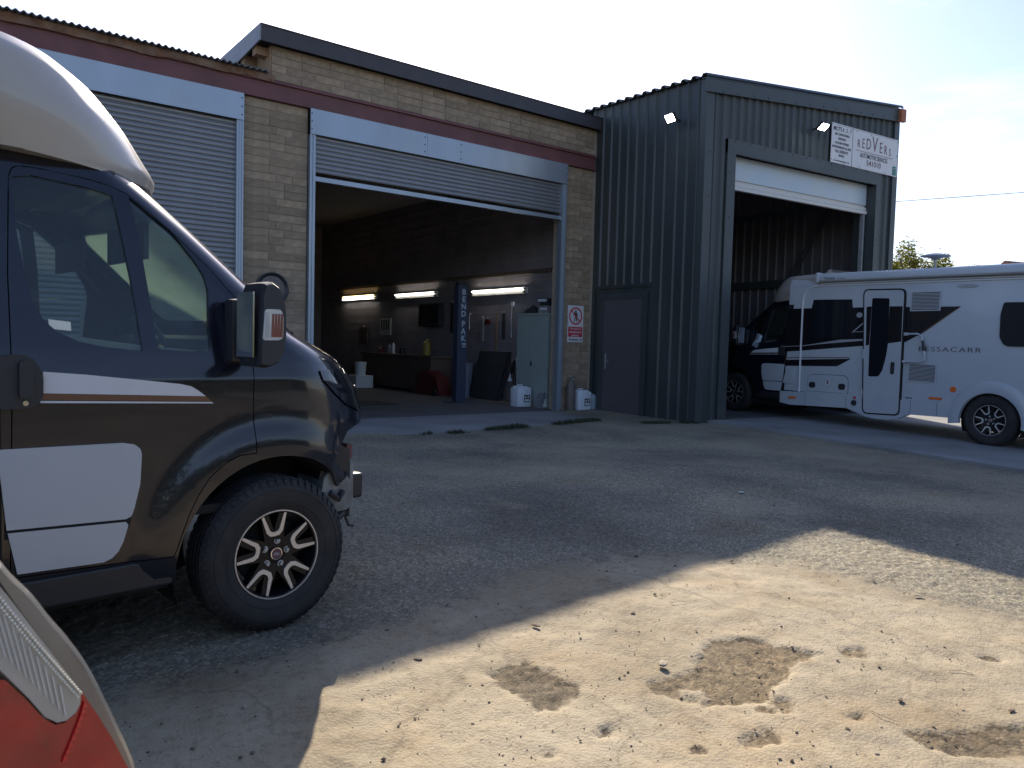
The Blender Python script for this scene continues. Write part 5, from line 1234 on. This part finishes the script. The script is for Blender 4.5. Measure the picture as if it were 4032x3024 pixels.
# right flank: one window and plain panels
decal(mh, 'side_window', roundpoly([(-2.0, 2.1), (-2.9, 2.1), (-2.9, 1.5), (-2.0, 1.5)], .05), 'darkglass', -1, y=BW, th=.02)
decal(mh, 'black_band', [(-1.27, 2.03), (-3.2, 2.05), (-4.2, 1.6), (-1.22, 1.30)], 'blackdecal', -1, y=BW, th=.003)
MB().box(-6.96, -6.93, -.6, .6, 1.5, 2.1).build('rear_window', 'darkglass', mh)
MB().cbox(-7.02, -6.85, -1.0, 1.0, .40, .62, .03).build('rear_bumper', 'gel', mh)

mh2 = copy_tree(mh)
mh2['label'] = 'white motorhome with its black cab driven nose first into the dark shed'
a = R(12.5); n_ = Vector((-math.sin(a), math.cos(a), 0))
mh.location = Vector((1.002, 3.782, -.148))+n_*CW; mh.rotation_euler = (0, 0, a)
mh2.rotation_euler = (0, -math.atan(.0185), R(90)); mh2.location = (11.811+BW-.0, 10.54, .089)

# ---------------------------------------------------------------- silver car at the left, only its tail is in the picture
ca = R(-115); cf = Vector((math.sin(ca), math.cos(ca), 0)); cn = Vector((cf.y, -cf.x, 0))  # forward, and towards the camera side (outward on the near flank)
car = thing('silver_car', 'silver car whose rear corner and red and clear tail light show at the left edge', 'car', (0, 1.15, -.2), math.atan2(-cf.y, -cf.x))
# local x = rearwards, local y: near flank outward is (cn . y); work out its sign
ly = Vector((-math.sin(math.atan2(-cf.y, -cf.x)), math.cos(math.atan2(-cf.y, -cf.x)), 0)); NS = 1 if ly.dot(Vector((0, 1, 0))) < 0 else -1
# near flank is the one facing the camera (towards +x,-y side)
NS = -1 if ly.y > 0 else 1
prof_c0 = [(-4.05, .30), (-4.1, .55), (-4.0, .80), (-3.75, .92), (-3.0, 1.02), (-2.55, 1.32), (-2.2, 1.55), (-1.7, 1.62), (-.9, 1.60), (-.42, 1.50), (-.22, 1.36), (-.10, 1.29), (-.041, 1.224), (-.025, 1.205), (-.012, 1.183), (.01, 1.152), (.03, 1.116), (.049, 1.085), (.075, 1.035), (.097, .983), (.117, .932), (.129, .901), (.140, .866), (.150, .80), (.156, .72), (.15, .55), (.10, .36)]
def crom(P, k=4):
    out = []; n = len(P)
    for i in range(n):
        p0, p1, p2, p3 = [Vector(P[(i+d) % n]) for d in (-1, 0, 1, 2)]
        for j in range(k):
            t_ = j/k; out.append(tuple(.5*((2*p1)+(-p0+p2)*t_+(2*p0-5*p1+4*p2-p3)*t_**2+(-p0+3*p1-3*p2+p3)*t_**3)))
    return out
prof_c = crom(prof_c0)
b = MB(); n = len(prof_c); rings = [(0.0, 0.03), (.02, .012), (.05, .0), (.30, .0)]
W_c = 1.70
def cring(d, sh, zs=1.0): return [(p[0]-sh*(1 if p[0] > -2 else -1), p[1]) for p in prof_c]
lat = [(0, .010), (.006, .003), (.015, .0), (.08, 0), (W_c-.08, 0), (W_c-.035, .008), (W_c-.012, .022), (W_c, .045)]
for (d, sh) in lat:
    dd = d
    for (px, pz) in prof_c:
        tum = .22*max(0, pz-1.05)**1.1 if True else 0
        yy = dd+tum*(1-2*dd/W_c)
        k = sh; cxp = -2.0
        xx = px-k*(1 if px > cxp else -1)*(1 if abs(px+2) > 1.2 else .3); zz = pz-(k*.5 if pz > 1.2 else 0)
        b.v.append((xx, NS*(-yy), zz))
for i in range(len(lat)-1):
    for j in range(n):
        q = (i*n+j, i*n+(j+1) % n, (i+1)*n+(j+1) % n, (i+1)*n+j); b.f.append(q if NS < 0 else q[::-1])
b.f.append(tuple(range(n)) if NS > 0 else tuple(range(n))[::-1]); o_ = (len(lat)-1)*n; b.f.append(tuple(range(o_, o_+n))[::-1] if NS > 0 else tuple(range(o_, o_+n)))
bm_ = b.mesh('car_body'); bb = bmesh.new(); bb.from_mesh(bm_); bmesh.ops.recalc_face_normals(bb, faces=bb.faces); bb.to_mesh(bm_); bb.free()
sharp(bm_, 30)
bm_ = boolean(bm_, [cyl_mesh(-.80, .30, .34, -2, 2), cyl_mesh(-3.30, .30, .34, -2, 2)], ['DIFFERENCE']*2, 'car_body'); sharp(bm_, 30)
link('car_body', bm_, 'silver', car)
def cl(name, pts, m, y0, y1, parent=car, rnd=0):
    p = [(x, z+.20) for (x, z) in pts]
    if rnd: p = roundpoly(p, rnd)
    return MB().prism(p, min(NS*y0, NS*y1), max(NS*y0, NS*y1), 'y').build(name, m, parent)
tl = cl('tail_light', [(-.16, .93), (-.043, .866), (-.019, .832), (.001, .80), (.016, .785), (.028, .783), (.040, .789), (.047, .805), (.051, .815), (.074, .771), (.093, .732), (.118, .673), (.125, .60), (.10, .52), (-.05, .55), (-.12, .70)], 'redlens', .0, .016)
cl('clear_lens', [(-.12, 1.10), (-.042, .974), (.047, .819), (.046, .803), (.040, .793), (.028, .787), (.016, .789), (.001, .803), (-.019, .836), (-.042, .870), (-.13, 1.0)], 'lampclear', .0, .020, tl)
b = MB()
for k in range(15):
    q = [(-.115+.0095*k, 1.07-.0165*k), (-.113+.0095*k, 1.068-.0165*k), (-.085+.0080*k, .955-.0115*k), (-.087+.0080*k, .957-.0115*k)]
    b.prism([(x, z+.2) for x, z in q], min(NS*.020, NS*.0225), max(NS*.020, NS*.0225), 'y')
o = b.build('lens_ribs', 'clearlens', tl)
b = MB()
for k in range(58):
    f_ = k/57; x = -.115+.162*f_; z = 1.09-.271*f_-.006*math.sin(math.pi*f_)
    b.lathe([(0, .0255*NS), (.0018, .0245*NS), (.0022, .019*NS)], 6, 'y', (x-.002, 0, z+.2)); b.lathe([(0, .0255*NS), (.0018, .0245*NS), (.0022, .019*NS)], 6, 'y', (x-.0058, 0, z+.1965))
o = b.build('prism_beads', 'lampprism', tl)
b = MB()
for k in range(9):
    f_ = k/8; x = .052-.026*f_**1.2; z = .800-.062*f_
    b.prism([(x, z+.203), (x+.0035, z+.196), (x-.003, z+.194)], min(NS*.016, NS*.0195), max(NS*.016, NS*.0195), 'y')
for k in range(26):
    f_ = k/25; x = -.10+.10*f_; z = .80-.16*f_
    b.lathe([(0, .020*NS), (.0018, .019*NS), (.0022, .015*NS)], 6, 'y', (x, 0, z+.2))
b.build('red_prisms', 'redprism', tl, kind='stuff')
cl('dark_red_band', [(-.16, .86), (-.05, .748), (.0, .665), (.03, .60), (-.05, .60)], 'inkred', .0165, .0172, tl)
cl('rubber_seal', [(-.17, 1.19), (-.12, 1.115), (-.041, .980), (-.011, .927), (.022, .868), (.050, .820), (.0755, .771), (.0945, .732), (.1195, .673), (.13, .6), (.125, .6), (.114, .673), (.088, .732), (.068, .771), (.047, .812), (.012, .868), (-.018, .94), (-.05, 1.0), (-.125, 1.105)], 'seam', .0, .006, car)
def carwheel(x, side):
    w_ = MB().lathe([(.19, -.10), (.28, -.10), (.30, -.07), (.305, 0), (.30, .07), (.28, .10), (.19, .10)], 36, 'y').build('wheel', 'tyre', car, loc=(x, NS*(-.12 if side else -(W_c-.12)), .305), smooth=True)
    MB().lathe([(0, -.06), (.1, -.07), (.18, -.09), (.195, -.085), (.195, .085), (0, .08)], 30, 'y').build('hubcap', 'castmetal', w_)
for x in (-.80, -3.30):
    for sd_ in (0, 1): carwheel(x, sd_)
for yy in (.0, W_c):
    y0, y1 = (.0, .004) if yy == 0 else (-W_c-.004, -W_c)
b = MB(); b.prism([(-.36, 1.46), (-.19, 1.30), (-.17, 1.27), (-.33, 1.44)], -NS*.25 if NS > 0 else .25, -NS*1.45 if NS > 0 else 1.45, 'y'); b.build('rear_screen', 'darkglass', car)
cl('side_glass', [(-2.5, .95), (-2.15, 1.27), (-1.7, 1.33), (-.9, 1.31), (-.5, 1.2), (-.35, 1.0)], 'darkglass', -.062, -.02, car)

# ---------------------------------------------------------------- vegetation and distance
def tree(name, label, loc, h, cr, nleaf, seed, m1, cat='tree', bare=0.0, base=.9, ls=.09):
    rd_ = random.Random(seed); t = thing(name, label, cat, loc)
    b = MB(); tips = []
    def br(p, d, l, r, dep):
        q = [p]; cur = p
        for k in range(3):
            d = (d+Vector((rd_.uniform(-.22, .22), rd_.uniform(-.22, .22), rd_.uniform(-.05, .2)))).normalized(); cur = cur+d*l/3; q.append(cur)
        b.tube(q, [r, r*.85, r*.7, r*.5], 6 if dep < 2 else 4, cap=False)
        if dep >= 4: tips.append((q[1], q[-1])); return
        for k in range(3 if dep else 5):
            a = rd_.uniform(0, 6.28); nd = (d*rd_.uniform(.5, 1.1)+Vector((math.cos(a), math.sin(a), rd_.uniform(-.1, .5)))*.8).normalized()
            br(q[rd_.choice([2, 3])], nd, l*rd_.uniform(.6, .82), r*.55, dep+1)
    br(Vector((0, 0, 0)), Vector((0, 0, 1)), h*.34, h*.028, 0)
    b.build('trunk', 'bark', t)
    lv = MB()
    for i in range(nleaf):
        a_, c_ = rd_.choice(tips)
        if c_.z/h < bare: continue
        p = a_.lerp(c_, rd_.random())+Vector((rd_.gauss(0, 1), rd_.gauss(0, 1), rd_.gauss(0, .8)))*cr
        if c_.z > h*base and rd_.random() < .75: continue
        u = Vector((rd_.gauss(0, 1), rd_.gauss(0, 1), rd_.gauss(0, 1))).normalized(); v = u.orthogonal().normalized(); s_ = rd_.uniform(.6, 1.3)*ls
        lv.add([p-u*s_, p+v*s_*.5, p+u*s_, p-v*s_*.5], [(0, 1, 2, 3)])
    o = lv.build('crown', m1, t); return t
tree('spring_tree', 'thin spring tree with bare upper twigs just behind the dark shed', (25.4, 15.9, 0), 5.0, .16, 3000, 4, 'leaf2', base=.7, ls=.05)
def bush(name, label, loc, blobs, n, seed, m1, m2, ls):
    rd_ = random.Random(seed); t = thing(name, label, 'bush', loc); st_ = MB(); a_ = MB(); b_ = MB()
    for (x, y, z, r, rz) in blobs:
        for k in range(7):
            d = Vector((rd_.gauss(0, 1), rd_.gauss(0, 1), abs(rd_.gauss(0, 1.1)))).normalized(); c = Vector((x, y, z))
            st_.tube([(x*.4, y*.4, 0), (x*.8, y*.8, z*.6), c+Vector((d.x*r*.5, d.y*r*.5, d.z*rz*.5)), c+Vector((d.x*r*1.08, d.y*r*1.08, d.z*rz*1.12))], [.05, .03, .014, .005], 4, cap=False)
        subs = [Vector((rd_.gauss(0, 1), rd_.gauss(0, 1), rd_.gauss(0, 1))).normalized()*rd_.uniform(.45, 1.0) for _ in range(26)]
        for k in range(n):
            q = rd_.choice(subs)+Vector((rd_.gauss(0, .12), rd_.gauss(0, .12), rd_.gauss(0, .16)))
            p = Vector((x+q.x*r, y+q.y*r, z+q.z*rz)); u = Vector((rd_.gauss(0, 1), rd_.gauss(0, 1), rd_.gauss(0, 1))).normalized(); v = u.orthogonal().normalized(); s_ = rd_.uniform(.5, 1.3)*ls
            (a_ if rd_.random() < .6 else b_).add([p-u*s_, p+v*s_*.5, p+u*s_, p-v*s_*.5], [(0, 1, 2, 3)])
    st_.build('stem', 'bark', t); a_.build('crown', m1, t); b_.build('crown', m2, t)
bush('leafy_bush', 'yellow green bush showing between the shed and the roof aerial', (26.0, 15.6, 0), [(0, 0, 3.9, 1.0, 1.15), (.7, -1.0, 3.7, .9, .9), (-.5, .9, 3.8, .9, 1.2)], 5600, 5, 'leaf2', 'leaf', .055)
bush('leafy_bush', 'lower green bush right behind the roof aerial', (29.6, 13.8, 0), [(-.4, .6, 3.5, .7, .62), (.3, -.2, 3.4, .7, .55), (1.1, -.8, 3.2, .6, .62)], 4200, 6, 'leaf', 'leaf2', .055)
# tiled house far right
hs = thing('tiled_house', 'house with an orange clay tiled roof just showing at the right edge', 'house', (51.6, 20.6, 0), R(-10))
MB().box(-6, 6, -4, 4, 0, 3.4).build('wall', 'plaster', hs)
roof = MB().prism([(-4.4, 3.35), (0, 6.6), (4.4, 3.35), (4.4, 3.2), (-4.4, 3.2)], -6.3, 6.3, 'x').build('roof', 'tile', hs)
bt = MB().box(0, .30, 0, .38, 0, .03).mesh('tile'); bt.materials.append(M['tile'])
an = math.atan2(3.25, 4.4)
for i in range(11):
    for j in range(24):
        o = bpy.data.objects.new('tile', bt); C.objects.link(o); o.parent = roof
        s_ = i*.485; o.location = (-6.2+j*.52, -4.4+s_*math.cos(an), 3.35+s_*math.sin(an)+.01); o.rotation_euler = (an, 0, 0); o.scale = (1.7, 1.35, 1)
MB().box(-2, -1.2, -4.03, -4.0, 1, 2.2).build('window', 'darkglass', hs)
# overhead cable
MB().tube([(24, 30, 8.6), (33, 21, 8.2), (44, 12, 9.3), (60, -4, 11.2)], .016, 5).build('overhead_cable', 'wire', label='thin black cable crossing the sky to the right of the shed', cat='cable')
# hedge and bank behind the camera (seen only mirrored in the black paint)
b = MB(); rs = random.Random(5)
for i in range(9000):
    p = Vector((rs.uniform(-30, 30), rs.uniform(-10.5, -9), rs.uniform(0, 2.6)+.5*math.sin(i))); p.z = max(.0, p.z)
    u = Vector((rs.gauss(0, 1), rs.gauss(0, 1), rs.gauss(0, 1))).normalized(); v = u.orthogonal().normalized()
    b.add([p-u*.22, p+v*.15, p+u*.22, p-v*.15], [(0, 1, 2, 3)])
b.build('hedge', 'hedge', label='long low hedge on the far side of the yard', cat='hedge', kind='stuff')

# ---------------------------------------------------------------- weeds, stones, litter
def gz1(x, y): return float(ground_z(np.array([x]), np.array([y]))[0])
b = MB(); rs = random.Random(3)
line = [(4.2, 9.80), (4.46, 9.82), (5.1, 9.80), (5.7, 9.93), (6.4, 10.12), (7.1, 10.23), (7.8, 10.35), (8.3, 10.45)]
for i in range(5200):
    k = rs.randrange(len(line)-1); f_ = rs.random(); x = line[k][0]*(1-f_)+line[k+1][0]*f_+rs.gauss(0, .04); y = line[k][1]*(1-f_)+line[k+1][1]*f_+rs.gauss(0, .05)-.03
    dens = fbm(np.array([x]), np.array([y]), 1.6, 12)[0]
    if dens < .50: continue
    h = rs.uniform(.02, .085)*(dens*1.4); a = rs.uniform(0, 6.28); dx, dy = math.cos(a)*.006, math.sin(a)*.006; lx, ly_ = rs.gauss(0, .03), rs.gauss(0, .03); z = gz1(x, y)-.005
    b.add([(x-dx, y-dy, z), (x+dx, y+dy, z), (x+lx, y+ly_, z+h)], [(0, 1, 2)])
for i in range(2600):
    x = rs.uniform(8.7, 9.6); y = rs.gauss(9.38+.35*(9.6-x), .05); h = rs.uniform(.01, .05); a = rs.uniform(0, 6.28); dx, dy = math.cos(a)*.005, math.sin(a)*.005; z = gz1(x, y)-.005
    if fbm(np.array([x]), np.array([y]), 2.6, 19)[0] < .5: continue
    b.add([(x-dx, y-dy, z), (x+dx, y+dy, z), (x+rs.gauss(0, .02), y+rs.gauss(0, .02), z+h)], [(0, 1, 2)])
b.build('weeds', 'grass', kind='stuff', label='thin weeds growing along the edge of the apron')
def stone_geo(b, x, y, z, r, rs):
    ico = [(0, 0, 1), (.89, 0, .45), (.28, .85, .45), (-.72, .53, .45), (-.72, -.53, .45), (.28, -.85, .45), (.72, .53, -.45), (-.28, .85, -.45), (-.89, 0, -.45), (-.28, -.85, -.45), (.72, -.53, -.45), (0, 0, -1)]
    F = [(0, 1, 2), (0, 2, 3), (0, 3, 4), (0, 4, 5), (0, 5, 1), (1, 6, 2), (2, 7, 3), (3, 8, 4), (4, 9, 5), (5, 10, 1), (6, 7, 2), (7, 8, 3), (8, 9, 4), (9, 10, 5), (10, 6, 1), (11, 7, 6), (11, 8, 7), (11, 9, 8), (11, 10, 9), (11, 6, 10)]
    a = rs.uniform(0, 6.28); ca_, sa_ = math.cos(a), math.sin(a); kx, ky, kz = rs.uniform(.8, 1.4), rs.uniform(.6, 1), rs.uniform(.45, .8); v = []
    for (X, Y, Z) in ico:
        j = rs.uniform(.8, 1.15); X *= kx*j*r; Y *= ky*j*r; v.append((x+X*ca_-Y*sa_, y+X*sa_+Y*ca_, z+Z*kz*r*j))
    b.add(v, F)
b = MB(); b2 = MB(); rs = random.Random(9)
for i in range(5200):
    d = 1.5+rs.random()**1.6*9; az_ = R(rs.uniform(-2, 64)); x, y = d*math.sin(az_), d*math.cos(az_)
    if x > 9.7 or y > 9.3: continue
    r = min(.013, .0016+rs.expovariate(1/.0018)); stone_geo(b if rs.random() < .65 else b2, x, y, gz1(x, y)+r*.25-.002, r, rs)
b.build('gravel', 'stone', kind='stuff', label='loose dark grit scattered over the yard'); b2.build('gravel', 'palestone', kind='stuff', label='loose pale grit scattered over the yard')
for (x, y, r, m_, lb) in [(2.16, 3.16, .022, 'stone', 'dark round stone just inside the sunlight, right of the black motorhome wheel'), (1.48, 3.11, .020, 'stone', 'dark stone lying close to the diagonal shadow edge'), (2.42, 2.51, .028, 'palestone', 'long pale flat pebble at the edge of the biggest dark patch'),
        (3.06, 1.77, .016, 'stone', 'dark pebble low on the sunlit concrete above the corner patch'), (2.66, 1.74, .014, 'stone', 'small dark pebble below the biggest dark patch'), (3.36, 1.48, .016, 'stone', 'dark pebble near the bottom right corner'), (4.33, 2.43, .022, 'palestone', 'pale stone on the gravel strip by the right shadow edge')]:
    b = MB(); stone_geo(b, 0, 0, 0, r, rs); b.v = [(v[0], v[1], v[2]*.45) for v in b.v]; b.build('stone', m_, loc=(x, y, gz1(x, y)+r*.4), label=lb, cat='stone')
b = MB(); rs = random.Random(12)
for i in range(46):
    x, y = rs.uniform(.6, 6.5), rs.uniform(1.6, 7.5); a = rs.uniform(0, 6.28); l = rs.uniform(.03, .11); z = gz1(x, y)+.006
    b.tube([(x, y, z), (x+l*.5*math.cos(a), y+l*.5*math.sin(a), z+.006), (x+l*math.cos(a+.2), y+l*math.sin(a+.2), z)], .0018, 4)
b.build('straw', 'straw', kind='stuff', label='dry stalks scattered over the yard')
MB().box(-.045, .045, -.015, .015, 0, .004).build('paper_scrap', 'paper', loc=(5.5, 4.77, gz1(5.5, 4.77)), rot=(0, .1, .5), label='white scrap lying on the shaded middle of the yard', cat='litter')
MB().tube([(0, 0, 0), (.07, .02, .004), (.16, .03, 0)], .003, 5).build('twig', 'straw', loc=(.62, 2.0, gz1(.62, 2.0)+.008), rot=(0, 0, -1.0), label='pale twig in the shadow at the bottom left', cat='twig')
